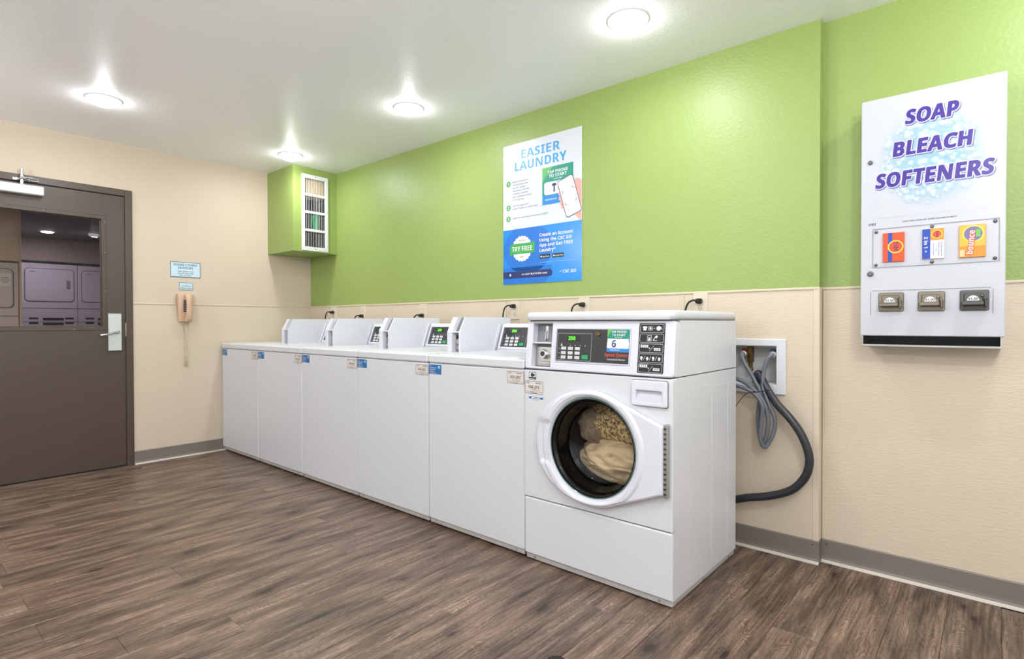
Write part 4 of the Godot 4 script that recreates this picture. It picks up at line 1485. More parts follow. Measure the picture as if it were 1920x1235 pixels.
func build_vending() -> void:
	var x0 := 4.49; var x1 := 4.933; var y0 := 1.011; var y1 := 1.957; var zf := 0.09
	var o := thing("soap_dispenser", "white wall-mounted coin dispenser lettered soap, bleach and softeners", "vending machine", V(4.7115, 0.968, 0.02))
	var st := new_st()
	box(st, V(x0 + 0.006, y0 + 0.004, -0.0467), V(x1 - 0.006, y1 - 0.004, zf - 0.014), 0.003)
	part(o, "cabinet", st, M.vend)
	st = new_st()
	box(st, V(x0, y0, zf - 0.014), V(x1, y1, zf), 0.003)
	part(o, "front_door", st, M.vend)
	XF = Transform3D(Basis.IDENTITY, V(0, 0, zf))
	var z := 0.0004
	# the printed picture of bubbles
	var bm := mat(Color(1, 1, 1), 0.25)
	bm.albedo_texture = bubbles()
	st = SurfaceTool.new()
	st.begin(Mesh.PRIMITIVE_TRIANGLES)
	for p in [[4.525, 1.48, 0, 1], [4.905, 1.915, 1, 0], [4.905, 1.48, 1, 1], [4.525, 1.48, 0, 1], [4.525, 1.915, 0, 0], [4.905, 1.915, 1, 0]]:
		st.set_uv(Vector2(p[2], p[3]))
		st.add_vertex(XF * V(p[0], p[1], z))
	part(o, "bubble_print", st, bm)
	var rows := [["SOAP", 4.714, 1.835, 0.053, 0.158], ["BLEACH", 4.714, 1.717, 0.053, 0.236], ["SOFTENERS", 4.716, 1.6, 0.055, 0.355]]
	var outer := []; var shade := []; var main := []
	for r in rows:
		shade.append([r[0], r[1] + 0.0025, r[2] - 0.0035, z + 0.0003, r[3], 0.5, r[4], true, 0.1, false, 0.0058])
		outer.append([r[0], r[1], r[2], z + 0.0006, r[3], 0.5, r[4], true, 0.1, false, 0.0056])
		main.append([r[0], r[1], r[2], z + 0.0009, r[3], 0.5, r[4], true, 0.1, false, 0.0019])
	letters(o, "lettering_shade", M.lilac_shade, shade)
	letters(o, "lettering_outline", M.lilac, outer)
	letters(o, "lettering", M.purple, main)
	letters(o, "fine_print", M.ink, [["COIN SLIDE LOCKS OUT WHEN COLUMN IS EMPTY", 4.7125, 1.456, z, 0.0052, 0.5, 0.168]])
	letters(o, "maker_mark", M.navy, [["VRI", 4.527, 1.453, z, 0.0095, 0.5, 0.026, true, 0.25]])
	# display window with three packets
	st = new_st()
	frame(st, 4.7235, 1.361, 0.386, 0.156, 0.003, 0.381, 0.151, 0.002, 0.0, 0.0022, 0.0006)
	part(o, "display_frame", st, M.vend_edge)
	for p in [[4.543, 1.426], [4.7225, 1.4285], [4.904, 1.4275], [4.543, 1.294], [4.723, 1.294], [4.904, 1.295]]:
		st = new_st()
		lathe(st, V(p[0], p[1], 0.0), V(0, 0, 1), [[0.0062, 0.0], [0.0062, 0.003], [0.003, 0.006], [0.0, 0.0064]], 16, true)
		part(o, "screw", st, M.steel_dark)
	var packs := [[4.6015, 1.3605, 0.07, 0.114, M.orange_red, "orange packet with a blue stripe and round emblem"], [4.726, 1.363, 0.068, 0.115, M.paper, "white packet with blue band and orange corner"], [4.841, 1.362, 0.075, 0.118, M.orange, "orange and yellow packet with upright white lettering"]]
	for i in 3:
		var q: Array = packs[i]
		st = new_st()
		plate(st, q[0], q[1], q[2], q[3], 0.001, 0.0, 0.008, 0.0008)
		var pk := part(o, "sample_packet", st, q[4])
		pk.set_meta("label", q[5])
		var zz := 0.0084
		var a: float = q[0] - q[2] / 2; var b: float = q[1] - q[3] / 2
		if i == 0:
			st = new_st(); flat_rect(st, a + 0.017, b + 0.001, a + 0.031, b + 0.113, zz); part(pk, "blue_stripe", st, M.deep_blue)
			st = new_st(); flat_disc(st, a + 0.042, b + 0.058, 0.0255, zz + 0.0002); part(pk, "yellow_ring", st, M.yellow)
			st = new_st(); flat_disc(st, a + 0.042, b + 0.058, 0.0215, zz + 0.0004); part(pk, "orange_disc", st, M.orange_red)
			var k := XF
			XF = XF * Transform3D(Basis(V(0, 0, 1), -1.4), V(a + 0.0355, b + 0.0575, zz + 0.0006))
			letters(pk, "lettering", M.navy, [["Tide", 0.0, 0.0, 0.0, 0.0165, 0.5, 0.035]])
			XF = k
		elif i == 1:
			st = new_st(); flat_rect(st, a + 0.001, b + 0.001, a + 0.026, b + 0.114, zz); part(pk, "blue_band", st, M.deep_blue)
			st = new_st(); flat_rect(st, a + 0.026, b + 0.07, a + 0.067, b + 0.114, zz); part(pk, "orange_corner", st, M.orange)
			st = new_st(); flat_disc(st, a + 0.046, b + 0.092, 0.0165, zz + 0.0002); part(pk, "yellow_ring", st, M.yellow)
			st = new_st(); flat_disc(st, a + 0.046, b + 0.092, 0.0135, zz + 0.0004); part(pk, "orange_disc", st, M.orange_red)
			var k := XF
			XF = XF * Transform3D(Basis(V(0, 0, 1), -1.5), V(a + 0.0425, b + 0.092, zz + 0.0006))
			letters(pk, "lettering", M.navy, [["Tide", 0.0, 0.0, 0.0, 0.009, 0.5]])
			XF = k * Transform3D(Basis(V(0, 0, 1), -PI / 2), V(a, b, zz + 0.0003))
			letters(pk, "white_lettering", M.paper, [["2 in 1 +", -0.055, 0.007, 0.0, 0.011, 0.5, 0.06]])
			letters(pk, "small_lettering", M.deep_blue, [["with bleach alternative", -0.035, 0.058, 0.0, 0.0042, 0.5, 0.055, false], ["laundry detergent", -0.035, 0.05, 0.0, 0.0042, 0.5, 0.05, false], ["2 loads", -0.035, 0.042, 0.0, 0.0042, 0.5, 0.02, false], ["one use packet", -0.035, 0.034, 0.0, 0.0042, 0.5, 0.045, false]])
			XF = k
		else:
			st = new_st(); flat_rect(st, a + 0.001, b + 0.04, a + 0.074, b + 0.117, zz); part(pk, "yellow_field", st, M.gold)
			st = new_st(); flat_disc(st, a + 0.04, b + 0.085, 0.031, zz + 0.0002); part(pk, "pale_ring", st, M.yellow)
			st = new_st(); flat_disc(st, a + 0.04, b + 0.085, 0.0265, zz + 0.0004); part(pk, "blue_disc", st, M.violet)
			st = new_st(); flat_rect(st, a + 0.048, b + 0.074, a + 0.06, b + 0.1, zz + 0.0006); part(pk, "green_patch", st, M.lime)
			st = new_st(); flat_rect(st, a + 0.002, b + 0.003, a + 0.016, b + 0.028, zz + 0.0002); part(pk, "pale_patch", st, M.peach)
			var k := XF
			XF = k * Transform3D(Basis(V(0, 0, 1), PI / 2 - 0.08), V(a + 0.042, b + 0.054, zz + 0.0008))
			letters(pk, "lettering_outline", M.orange_red, [["bounce", 0.0, 0.0, 0.0, 0.018, 0.5, 0.086, true, 0.0, false, 0.002]])
			letters(pk, "lettering", M.paper, [["bounce", 0.0, 0.0, 0.0003, 0.018, 0.5, 0.086]])
			XF = k
	for p in [[4.522, 1.707, 0.0085], [4.524, 1.26, 0.011]]:
		st = new_st()
		lathe(st, V(p[0], p[1], 0.0), V(0, 0, 1), [[p[2], 0.0], [p[2], 0.004], [p[2] * 0.7, 0.006]], 20)
		disc(st, V(p[0], p[1], 0.006), V(0, 0, 1), p[2] * 0.4, 0.0012, 0.0003, 12)
		part(o, "cam_lock", st, M.steel_dark)
	# the coin plate's embossed outline, open below
	st = new_st()
	box(st, V(4.53, 1.1895, -0.002), V(4.895, 1.1925, 0.0012), 0.0006)
	box(st, V(4.524, 1.095, -0.002), V(4.5265, 1.187, 0.0012), 0.0006)
	box(st, V(4.8985, 1.095, -0.002), V(4.901, 1.187, 0.0012), 0.0006)
	part(o, "embossed_outline", st, M.vend_edge)
	for i in 3:
		var cx: float = [4.5945, 4.722, 4.848][i]
		var m: Material = M.bronze if i < 2 else M.bronze_dark
		st = new_st()
		plate(st, cx, 1.145, 0.083, 0.075, 0.006, 0.0, 0.008, 0.002)
		var cs := part(o, "coin_slide", st, m)
		st = new_st()
		box(st, V(cx - 0.03, 1.133, 0.007), V(cx + 0.026, 1.171, 0.016), 0.003)
		box(st, V(cx - 0.036, 1.126, 0.006), V(cx + 0.028, 1.141, 0.046), 0.003)
		box(st, V(cx + 0.028, 1.119, 0.006), V(cx + 0.037, 1.152, 0.036), 0.003)
		disc(st, V(cx + 0.022, 1.161, 0.012), V(0, 0, 1), 0.006, 0.012, 0.002, 14)
		box(st, V(cx - 0.033, 1.112, 0.006), V(cx + 0.03, 1.125, 0.011), 0.001)
		part(cs, "slide_carriage", st, m)
		st = new_st()
		var dome := []
		for t in 13: dome.append(Vector2(cx - 0.003 + cos(PI * t / 12.0) * 0.0175, 1.1435 + sin(PI * t / 12.0) * 0.019))
		prism(st, PackedVector2Array(dome), 0.0158, 0.0172)
		part(cs, "price_plaque", st, M.paper)
		letters(cs, "price", M.ink, [["$1.00", cx - 0.003, 1.1465, 0.0176, 0.0082, 0.5, 0.027]])
	# tray under the door
	XF = Transform3D.IDENTITY
	st = new_st()
	box(st, V(x0 + 0.006, 0.9685, -0.0467), V(x1 - 0.008, 0.9735, zf - 0.006), 0.0015)
	box(st, V(x0 + 0.006, 0.9735, -0.0467), V(x0 + 0.009, y0 + 0.004, zf - 0.008))
	box(st, V(x1 - 0.012, 0.9735, -0.0467), V(x1 - 0.008, y0 + 0.004, zf - 0.008))
	box(st, V(x0 + 0.006, 0.9685, zf - 0.008), V(x1 - 0.008, 0.977, zf - 0.005), 0.001)
	var tr := part(o, "pickup_tray", st, M.steel)
	st = new_st()
	box(st, V(x0 + 0.009, 0.9737, -0.046), V(x1 - 0.012, y0 + 0.004, -0.044))
	part(tr, "tray_back", st, M.dark)

# ------------------------------------------------------------------ poster
func build_poster() -> void:
	var o := thing("poster", "tall white and blue poster headed easier laundry on the green wall", "poster", V(2.765, 1.315, 0.005))
	var st := new_st()
	box(st, V(2.457, 1.3145, 0.0005), V(3.074, 2.2165, 0.004), 0.001)
	part(o, "board", st, M.poster_white)
	XF = Transform3D(Basis.IDENTITY, V(0, 0, 0.0043))
	st = new_st()
	flat_rect(st, 2.457, 1.3145, 3.074, 1.668, 0.0)
	var blue := part(o, "blue_field", st, M.poster_blue)
	st = new_st()
	flat(st, _round_poly(2.66, 1.535, 0.2, 2.457, 2.88, 1.3145, 1.668), 0.0002)
	flat(st, [Vector2(2.457, 1.3145), Vector2(2.80, 1.3145), Vector2(2.845, 1.36), Vector2(2.86, 1.42), Vector2(2.457, 1.42)], 0.0002)
	part(blue, "blue_swirl", st, M.poster_blue2)
	letters(o, "heading", M.heading, [["EASIER", 2.764, 2.113, 0.0002, 0.054, 0.5, 0.306], ["LAUNDRY", 2.762, 2.04, 0.0002, 0.056, 0.5, 0.408]])
	st = new_st()
	for y in [1.966, 1.811, 1.739]: flat_disc(st, 2.503, y, 0.0185, 0.0002)
	part(o, "number_discs", st, M.poster_green)
	letters(o, "numbers", M.paper, [["1", 2.503, 1.9565, 0.0005, 0.019, 0.5], ["2", 2.503, 1.8015, 0.0005, 0.019, 0.5], ["3", 2.503, 1.7295, 0.0005, 0.019, 0.5]])
	var rows := []
	var lines := ["Momentarily hold the", "machine sticker with", "your NFC capable", "smartphone, OR SCAN", "a machine code with", "your smartphone camera", "or QR code app."]
	for i in 7: rows.append([lines[i], 2.538, 1.968 - 0.0192 * i, 0.0002, 0.0098, 0.0, 0.0, false])
	rows.append(["Pay with Google Pay\u2122,", 2.538, 1.814, 0.0002, 0.0098, 0.0, 0.0, false])
	rows.append(["Apple Pay\u00ae or credit card", 2.538, 1.795, 0.0002, 0.0098, 0.0, 0.205, false])
	rows.append(["Load the machine and press", 2.538, 1.7345, 0.0002, 0.0098, 0.0, 0.225, false])
	letters(o, "small_lettering", M.print_grey, rows)
	letters(o, "green_word", M.poster_green, [["START", 2.769, 1.7345, 0.0002, 0.0098, 0.0, 0.058]])
	# the printed sticker and the hand with a telephone
	st = new_st()
	flat_rect(st, 2.782, 1.791, 3.014, 2.0185, 0.0003)
	var card := part(o, "green_card", st, M.teal_green)
	st = new_st(); flat(st, [Vector2(2.782, 1.93), Vector2(2.86, 2.0185), Vector2(2.782, 2.0185)], 0.0005); part(card, "lime_corner", st, M.lime2)
	st = new_st(); flat_rect(st, 2.782, 1.791, 3.014, 1.846, 0.0005); part(card, "blue_foot", st, M.sky_blue)
	st = new_st(); flat(st, _flat2(rrect(2.883, 1.888, 0.172, 0.078, 0.016)), 0.0007); part(card, "white_box", st, M.paper)
	st = new_st()
	flat_rect(st, 2.868, 1.862, 2.879, 1.9, 0.0009)
	flat(st, [Vector2(2.855, 1.9), Vector2(2.86, 1.912), Vector2(2.876, 1.917), Vector2(2.888, 1.912), Vector2(2.892, 1.902), Vector2(2.88, 1.898)], 0.0009)
	for t in [[0.5, 0.010], [0.95, 0.010], [1.4, 0.010]]: flat_line(st, Vector2(2.89 + cos(t[0]) * 0.012, 1.905 + sin(t[0]) * 0.012), Vector2(2.89 + cos(t[0]) * 0.026, 1.905 + sin(t[0]) * 0.026), 0.0028, 0.0009)
	part(card, "tap_sign", st, M.navy)
	letters(card, "lettering", M.paper, [["TAP PHONE", 2.9, 1.977, 0.0009, 0.0185, 0.5, 0.15], ["TO START", 2.9, 1.953, 0.0009, 0.0185, 0.5, 0.132], ["or scan code", 2.9, 1.938, 0.0009, 0.0075, 0.5], ["MyCSCGO.com", 2.85, 1.816, 0.0009, 0.009, 0.5]])
	st = new_st()
	flat(st, [Vector2(3.03, 1.918), Vector2(3.055, 1.915), Vector2(3.0735, 1.90), Vector2(3.0735, 1.668), Vector2(3.062, 1.668), Vector2(3.03, 1.70), Vector2(3.005, 1.735), Vector2(2.97, 1.80)], 0.0011)
	for p in [[2.928, 1.845], [2.93, 1.815], [2.938, 1.788], [2.948, 1.765]]: flat(st, _flat2(rrect(p[0], p[1], 0.045, 0.028, 0.013)), 0.0012)
	flat(st, [Vector2(2.898, 1.885), Vector2(2.912, 1.90), Vector2(2.945, 1.88), Vector2(2.955, 1.855), Vector2(2.94, 1.84), Vector2(2.91, 1.862)], 0.0012)
	part(card, "printed_hand", st, M.hand_pink)
	var k := XF
	XF = k * Transform3D(Basis(V(0, 0, 1), 0.30), V(2.987, 1.82, 0))
	st = new_st(); flat(st, _flat2(rrect(0, 0, 0.118, 0.238, 0.018)), 0.0015); var ph := part(card, "printed_phone", st, M.navy)
	st = new_st(); flat(st, _flat2(rrect(0, 0, 0.11, 0.23, 0.015)), 0.0017)
	part(ph, "phone_screen", st, M.paper)
	st = new_st()
	for sx in [-1, 1]:
		for sy in [-1, 1]:
			flat_line(st, Vector2(sx * 0.042, sy * 0.042), Vector2(sx * 0.028, sy * 0.042), 0.003, 0.0019)
			flat_line(st, Vector2(sx * 0.042, sy * 0.042), Vector2(sx * 0.042, sy * 0.028), 0.003, 0.0019)
	part(ph, "focus_corners", st, M.navy)
	XF = k
	# badge
	st = new_st()
	var bad := []
	for i in 80:
		var r := 0.081 + 0.0035 * cos(20.0 * TAU * i / 80.0)
		bad.append(Vector2(2.617 + cos(TAU * i / 80.0) * r, 1.539 + sin(TAU * i / 80.0) * r))
	flat(st, bad, 0.0004)
	var bd := part(o, "scalloped_badge", st, M.paper)
	st = new_st()
	flat_rect(st, 2.525, 1.506, 2.71, 1.573, 0.0008)
	flat_rect(st, 2.515, 1.499, 2.536, 1.56, 0.0006); flat_rect(st, 2.70, 1.512, 2.721, 1.578, 0.0006)
	part(bd, "green_ribbon", st, M.poster_green)
	letters(bd, "lettering", M.paper, [["TRY FREE", 2.618, 1.5235, 0.0011, 0.031, 0.5, 0.168]])
	letters(bd, "small_lettering", M.print_grey, [["first wash", 2.617, 1.588, 0.0007, 0.009, 0.5]])
	letters(bd, "small_lettering", M.print_grey, [["offer*", 2.617, 1.482, 0.0007, 0.009, 0.5]])
	letters(o, "blue_field_lettering", M.paper, [["Create an Account", 2.759, 1.6, 0.0004, 0.0205, 0.0, 0.252], ["Using the CSC GO", 2.759, 1.5685, 0.0004, 0.0205, 0.0, 0.243], ["App and Get FREE", 2.759, 1.537, 0.0004, 0.0205, 0.0, 0.252], ["Laundry*", 2.759, 1.5055, 0.0004, 0.0205, 0.0, 0.124], ["or visit MyCSCGO.com", 2.618, 1.369, 0.0006, 0.0115, 0.0, 0.2], ["CSC GO", 2.937, 1.3665, 0.0004, 0.0175, 0.0, 0.098]])
	st = new_st(); flat_rect(st, 2.76, 1.4395, 3.02, 1.441, 0.0004); flat(st, [Vector2(2.913, 1.376), Vector2(2.921, 1.371), Vector2(2.931, 1.384), Vector2(2.922, 1.38)], 0.0004); part(blue, "white_rule", st, M.pale_blue)
	for b in [[2.761, 2.84, "App Store"], [2.858, 2.945, "Google Play"]]:
		st = new_st(); flat(st, _flat2(rrect((b[0] + b[1]) / 2, 1.4755, b[1] - b[0], 0.026, 0.004)), 0.0004)
		var bb := part(o, "store_button", st, M.ink_black)
		st = new_st(); flat_disc(st, b[0] + 0.012, 1.4755, 0.0055, 0.0007, 14); part(bb, "button_mark", st, M.paper)
		letters(bb, "lettering", M.paper, [[b[2], b[0] + 0.021, 1.4705, 0.0007, 0.0085, 0.0, b[1] - b[0] - 0.027]])
	st = new_st()
	flat(st, _bar(), 0.0004)
	part(o, "navy_bar", st, M.navy)
	st = new_st(); flat_disc(st, 2.518, 1.374, 0.009, 0.0007, 16); part(o, "bar_mark", st, M.pale_blue)
	XF = Transform3D.IDENTITY

func _bar() -> Array:
	var a := [Vector2(2.457, 1.351)]
	for i in 9: a.append(Vector2(2.838 + sin(PI * i / 8.0) * 0.022, 1.373 - cos(PI * i / 8.0) * 0.022))
	a.append(Vector2(2.457, 1.395))
	return a

func _flat2(l: Array) -> Array:
	return l.map(func(p): return Vector2(p.x, p.y))

func _round_poly(cx: float, cy: float, r: float, x0: float, x1: float, y0: float, y1: float) -> Array:
	var a := []
	for i in 60:
		var p := Vector2(cx + cos(TAU * i / 60.0) * r, cy + sin(TAU * i / 60.0) * r * 0.78)
		a.append(Vector2(clampf(p.x, x0, x1), clampf(p.y, y0, y1)))
	return a

# ------------------------------------------------------------------ door-side signs
func build_signs() -> void:
	XF = Transform3D(FACING_X, V(0, 0, 0))
	var st := new_st()
	plate(st, -1.0815, 1.4925, 0.221, 0.124, 0.003, 0.0006, 0.004, 0.0008)
	var s := part(self, "door_notice", st, M.sign_blue)
	tag(s, "larger pale blue notice with a dark border above the wall phone, reading doors locked", "sign")
	st = new_st()
	flat_border(st, -1.191, 1.4315, -0.972, 1.5535, 0.0045, 0.0044)
	part(s, "border", st, M.sign_ink)
	letters(s, "lettering", M.sign_ink, [["DOORS LOCKED", -1.0815, 1.523, 0.0044, 0.0165, 0.5, 0.17], ["24 HOURS", -1.0815, 1.4985, 0.0044, 0.0165, 0.5, 0.11], ["Your guest room", -1.0815, 1.474, 0.0044, 0.0105, 0.5, 0.118], ["key is required", -1.0815, 1.4575, 0.0044, 0.0105, 0.5, 0.112], ["for re-entry", -1.0815, 1.441, 0.0044, 0.0105, 0.5, 0.085]])
	st = new_st()
	plate(st, -1.0785, 1.3605, 0.102, 0.063, 0.003, 0.0006, 0.004, 0.0008)
	s = part(self, "phone_notice", st, M.sign_blue)
	tag(s, "small pale blue notice with a dark border just above the wall phone", "sign")
	st = new_st()
	flat_border(st, -1.128, 1.3305, -1.029, 1.3905, 0.0035, 0.0044)
	part(s, "border", st, M.sign_ink)
	letters(s, "lettering", M.sign_ink, [["For", -1.0785, 1.3745, 0.0044, 0.006, 0.5], ["emergencies", -1.0785, 1.3605, 0.0044, 0.0075, 0.5, 0.07], ["DIAL 9-911", -1.0785, 1.34, 0.0044, 0.0105, 0.5, 0.078]])
	XF = Transform3D.IDENTITY

func build_phone() -> void:
	var o := thing("wall_phone", "beige wall telephone with a dangling coiled cord on the cream wall", "telephone", V(0, 1.075, 1.094))
	XF = Transform3D(FACING_X, V(0, 0, 0))
	var cx := -1.094
	var st := new_st()
	var loops := []
	var prof := [[1.295, 0.113, 0.046], [1.27, 0.115, 0.05], [1.2, 0.112, 0.047], [1.13, 0.102, 0.042], [1.078, 0.09, 0.036]]
	for p in prof:
		var l := []
		for q in rrect(0, 0, p[1], p[2] * 2, 0.016): l.append(V(cx + q.x, p[0], maxf(q.y, 0.005)))
		loops.append(l)
	soft_loft(st, loops, true)
	cap(st, loops[0], V(0, 1, 0)); cap(st, loops[-1], V(0, -1, 0))
	part(o, "body", st, M.phone)
	st = new_st()
	box(st, V(cx - 0.02, 1.155, 0.046), V(cx + 0.004, 1.25, 0.0495), 0.002)
	part(o, "cradle_slot", st, M.ink)
	st = new_st()
	var path := [V(cx + 0.012, 1.288, 0.056), V(cx + 0.012, 1.272, 0.068), V(cx + 0.012, 1.24, 0.078), V(cx + 0.012, 1.185, 0.08), V(cx + 0.012, 1.13, 0.076), V(cx + 0.012, 1.1, 0.065), V(cx + 0.012, 1.085, 0.052)]
	var sp := spline(path, 6)
	var hl := []
	for i in sp.size():
		var t := float(i) / (sp.size() - 1)
		var wide := 0.021 + 0.008 * pow(absf(2.0 * t - 1.0), 2.0)
		var d: Vector3 = (sp[mini(i + 1, sp.size() - 1)] - sp[maxi(i - 1, 0)]).normalized()
		var n := d.cross(V(1, 0, 0))
		hl.append(ring(sp[i], V(1, 0, 0), n, wide, 20, 0.014 + 0.004 * absf(2.0 * t - 1.0)))
	soft_loft(st, hl, false)
	cap(st, hl[0], V(0, 1, 0)); cap(st, hl[-1], V(0, -1, 0))
	part(o, "handset", st, M.phone)
	st = new_st()
	for k in 5: box(st, V(cx - 0.018, 1.163 + 0.017 * k, 0.0495), V(cx + 0.0, 1.172 + 0.017 * k, 0.0505))
	part(o, "keys", st, M.grey)
	# coiled cord: down from the body, up to the handset
	st = new_st()
	var coil := []
	var turns := 64
	var line := spline([V(cx - 0.014, 1.08, 0.02), V(cx - 0.012, 1.04, 0.022), V(cx - 0.004, 0.95, 0.022), V(cx, 0.8, 0.021), V(cx + 0.001, 0.735, 0.022), V(cx + 0.005, 0.722, 0.026), V(cx + 0.009, 0.735, 0.03), V(cx + 0.008, 0.8, 0.03), V(cx + 0.012, 0.95, 0.034), V(cx + 0.018, 1.04, 0.045), V(cx + 0.016, 1.086, 0.055)], 40)
	for i in line.size():
		var t := float(i) / (line.size() - 1)
		var a := TAU * turns * t
		var amp := 0.0055 * smoothstep(0.02, 0.1, t) * smoothstep(0.98, 0.9, t)
		coil.append(line[i] + V(cos(a) * amp, 0, sin(a) * amp))
	tube(st, coil, 0.0017, 5)
	part(o, "coiled_cord", st, M.phone_cord)
	XF = Transform3D.IDENTITY

# ------------------------------------------------------------------ sockets and plugs
func build_outlets() -> void:
	var spots := [[0.415, 1.15, 1.161], [0.868, 1.145, 1.124], [1.65, 1.15, 1.121], [2.56, 1.145, 1.172], [3.092, 1.152, 1.17], [3.787, 1.155, 1.172]]
	var by := ["behind the first top loader from the cream wall", "behind the second top loader from the cream wall", "behind the third top loader, the middle one", "behind the last top loader, under the poster", "behind the front loader's left end", "nearest the hose box"]
	for i in 6:
		var s: Array = spots[i]
		var o := thing("wall_outlet", "beige duplex outlet plate " + by[i], "outlet", V(s[0], s[1], 0.005), "outlets along the wainscot")
		XF = Transform3D(Basis.IDENTITY, V(s[0], s[1], 0.004))
		var st := new_st()
		plate(st, 0, 0, 0.074, 0.118, 0.004, 0.0, 0.006, 0.002)
		part(o, "cover_plate", st, M.beige_plastic)
		for y in [0.022, -0.022]:
			st = new_st()
			plate(st, 0, y, 0.034, 0.03, 0.012, 0.005, 0.008, 0.0008)
			var rc := part(o, "receptacle", st, M.beige_plastic)
			st = new_st()
			for x in [-0.0065, 0.0065]: flat_rect(st, x - 0.0012, y, x + 0.0012, y + 0.008, 0.0083)
			flat_disc(st, 0, y - 0.006, 0.0025, 0.0083, 10)
			part(rc, "slots", st, M.ink)
		XF = Transform3D.IDENTITY
		var px: float = s[0]; var py: float = s[2]
		var c := thing("power_cord", "black plug and cord in the outlet " + by[i], "power cord", V(px, py, 0.02), "black power cords along the wainscot")
		st = new_st()
		box(st, V(px - 0.014, py - 0.013, 0.012), V(px + 0.014, py + 0.013, 0.036), 0.005)
		box(st, V(px - 0.012, py - 0.01, 0.034), V(px + 0.008, py + 0.01, 0.052), 0.005)
		part(c, "plug", st, M.rubber)
		st = new_st()
		tube(st, spline([V(px, py + 0.001, 0.044), V(px - 0.02, py + 0.003, 0.055), V(px - 0.042, py - 0.012, 0.06), V(px - 0.055, py - 0.05, 0.06), V(px - 0.06, py - 0.12, 0.06), V(px - 0.055, py - 0.3, 0.065), V(px - 0.05, 0.5, 0.07)], 8), 0.0048, 8)
		part(c, "cord", st, M.rubber)

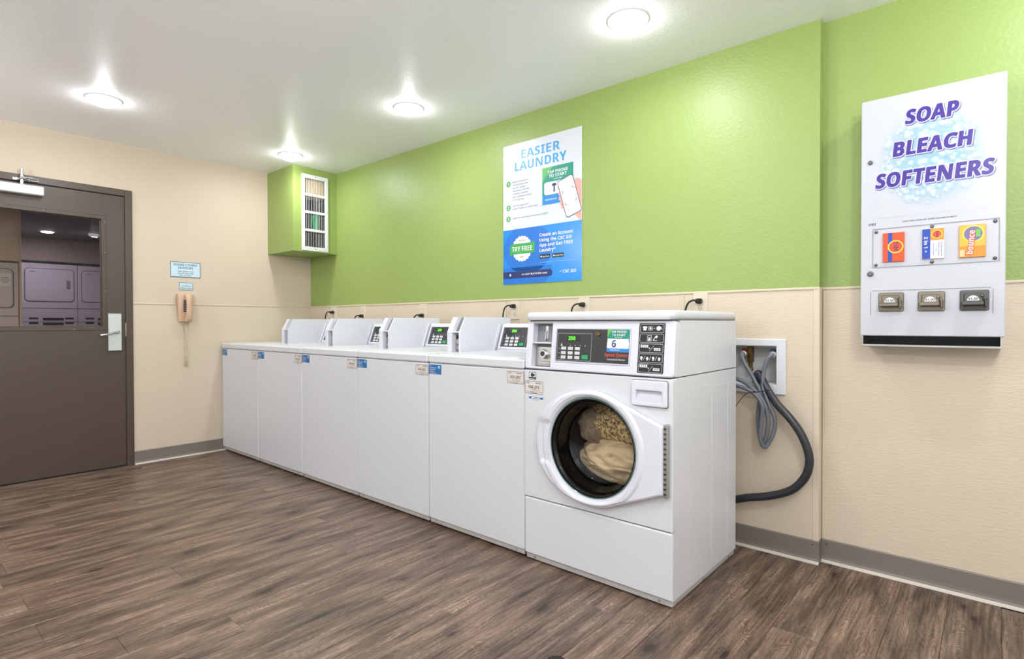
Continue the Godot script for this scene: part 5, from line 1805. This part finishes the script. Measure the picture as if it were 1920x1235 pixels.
# ------------------------------------------------------------------ hose box and hoses
func build_hookup() -> void:
	var o := thing("hose_box", "white recessed plastic water hookup box in the wainscot beside the front loader", "hookup box", V(4.0, 0.866, 0.0))
	var st := new_st()
	frame(st, 3.9915, 0.8605, 0.393, 0.256, 0.004, 0.287, 0.178, 0.002, 0.0042, 0.014, 0.003, 4.0035, 0.866)
	part(o, "box_frame", st, M.white)
	st = new_st()
	box(st, V(3.8605, 0.7775, -0.0995), V(4.1465, 0.9545, -0.096))
	box(st, V(3.8605, 0.7775, -0.096), V(3.863, 0.9545, 0.004)); box(st, V(4.144, 0.7775, -0.096), V(4.1465, 0.9545, 0.004))
	box(st, V(3.863, 0.7775, -0.096), V(4.144, 0.78, 0.004)); box(st, V(3.863, 0.952, -0.096), V(4.144, 0.9545, 0.004))
	part(o, "box_lining", st, M.box_grey)
	for v in [[4.003, M.red_paint], [4.133, M.blue_paint]]:
		var x: float = v[0]
		st = new_st()
		box(st, V(x + 0.0, 0.872, -0.07), V(x + 0.022, 0.95, -0.03), 0.004)
		disc(st, V(x + 0.0, 0.915, -0.04), V(0, 0, 1), 0.013, 0.045, 0.003, 16)
		disc(st, V(x + 0.011, 0.845, -0.05), Vector3.UP, 0.009, 0.03, 0.002, 14)
		var va := part(o, "water_valve", st, M.brass)
		st = new_st()
		box(st, V(x - 0.022, 0.918, -0.035), V(x + 0.0, 0.94, -0.02), 0.003)
		part(va, "valve_handle", st, v[1])
		st = new_st()
		disc(st, V(x + 0.012, 0.832, -0.05), Vector3.UP, 0.011, 0.016, 0.002, 14)
		part(va, "pipe_collar", st, M.copper)
	# two grey supply hoses
	var hx := [
		[V(4.0, 0.914, 0.004), V(3.998, 0.912, 0.024), V(4.008, 0.885, 0.036), V(4.035, 0.84, 0.04), V(4.064, 0.793, 0.048), V(4.09, 0.74, 0.056), V(4.084, 0.64, 0.062), V(4.09, 0.548, 0.064), V(4.108, 0.516, 0.068), V(4.126, 0.56, 0.074), V(4.13, 0.64, 0.078), V(4.112, 0.705, 0.084), V(4.075, 0.753, 0.086), V(4.03, 0.787, 0.085), V(3.97, 0.805, 0.084), V(3.9, 0.8, 0.084)],
		[V(4.132, 0.915, 0.004), V(4.131, 0.914, 0.024), V(4.114, 0.893, 0.036), V(4.102, 0.84, 0.042), V(4.1, 0.77, 0.05), V(4.126, 0.7, 0.06), V(4.156, 0.63, 0.062), V(4.15, 0.56, 0.064), V(4.116, 0.497, 0.07), V(4.1, 0.54, 0.086), V(4.108, 0.62, 0.092), V(4.112, 0.69, 0.098), V(4.08, 0.738, 0.1), V(4.035, 0.762, 0.1), V(3.97, 0.772, 0.098), V(3.9, 0.76, 0.096)]]
	for i in 2:
		var h := thing("supply_hose", ["grey supply hose from the red-handled valve, the left one of the tied pair", "grey supply hose from the blue-handled valve, the right one of the tied pair"][i], "hose", V(hx[i][0].x, 0.9, 0.03), "grey water supply hoses")
		st = new_st()
		tube(st, spline(hx[i], 10), 0.0092, 12)
		part(h, "hose_run", st, M.hose)
		st = new_st()
		lathe(st, hx[i][0] + V(0, 0, 0.0), V(0, 0, 1), [[0.0155, 0.0], [0.0165, 0.003], [0.0165, 0.014], [0.013, 0.018]], 20)
		part(h, "hose_coupling", st, M.steel)
	var d := thing("drain_hose", "thick black drain hose curving out of the hose box and back behind the front loader", "hose", V(4.1, 0.8, 0.03))
	st = new_st()
	tube(st, spline([V(4.064, 0.782, 0.024), V(4.066, 0.81, 0.026), V(4.074, 0.826, 0.03), V(4.09, 0.804, 0.036), V(4.121, 0.752, 0.045), V(4.165, 0.696, 0.06), V(4.225, 0.634, 0.068), V(4.271, 0.566, 0.07), V(4.298, 0.488, 0.07), V(4.296, 0.425, 0.07), V(4.272, 0.37, 0.07), V(4.222, 0.317, 0.07), V(4.135, 0.276, 0.07), V(4.043, 0.25, 0.07), V(3.97, 0.226, 0.07), V(3.85, 0.21, 0.07)], 8), 0.0178, 16)
	part(d, "hose_run", st, M.hose_black)
	var w := thing("cable_tie", "thin black tie wire round the grey hoses with a loose trailing end", "cable tie", V(4.1, 0.745, 0.06))
	st = new_st()
	var tie := []
	for i in 25: tie.append(V(4.1 + cos(TAU * i / 24.0) * 0.034, 0.752 + cos(TAU * i / 24.0) * 0.007, 0.072 + sin(TAU * i / 24.0) * 0.047))
	tube(st, tie, 0.0018, 6)
	tube(st, spline([V(4.09, 0.755, 0.12), V(4.045, 0.735, 0.122), V(4.0, 0.675, 0.115), V(3.96, 0.6, 0.11)], 8), 0.0016, 6)
	part(w, "tie_wire", st, M.rubber)
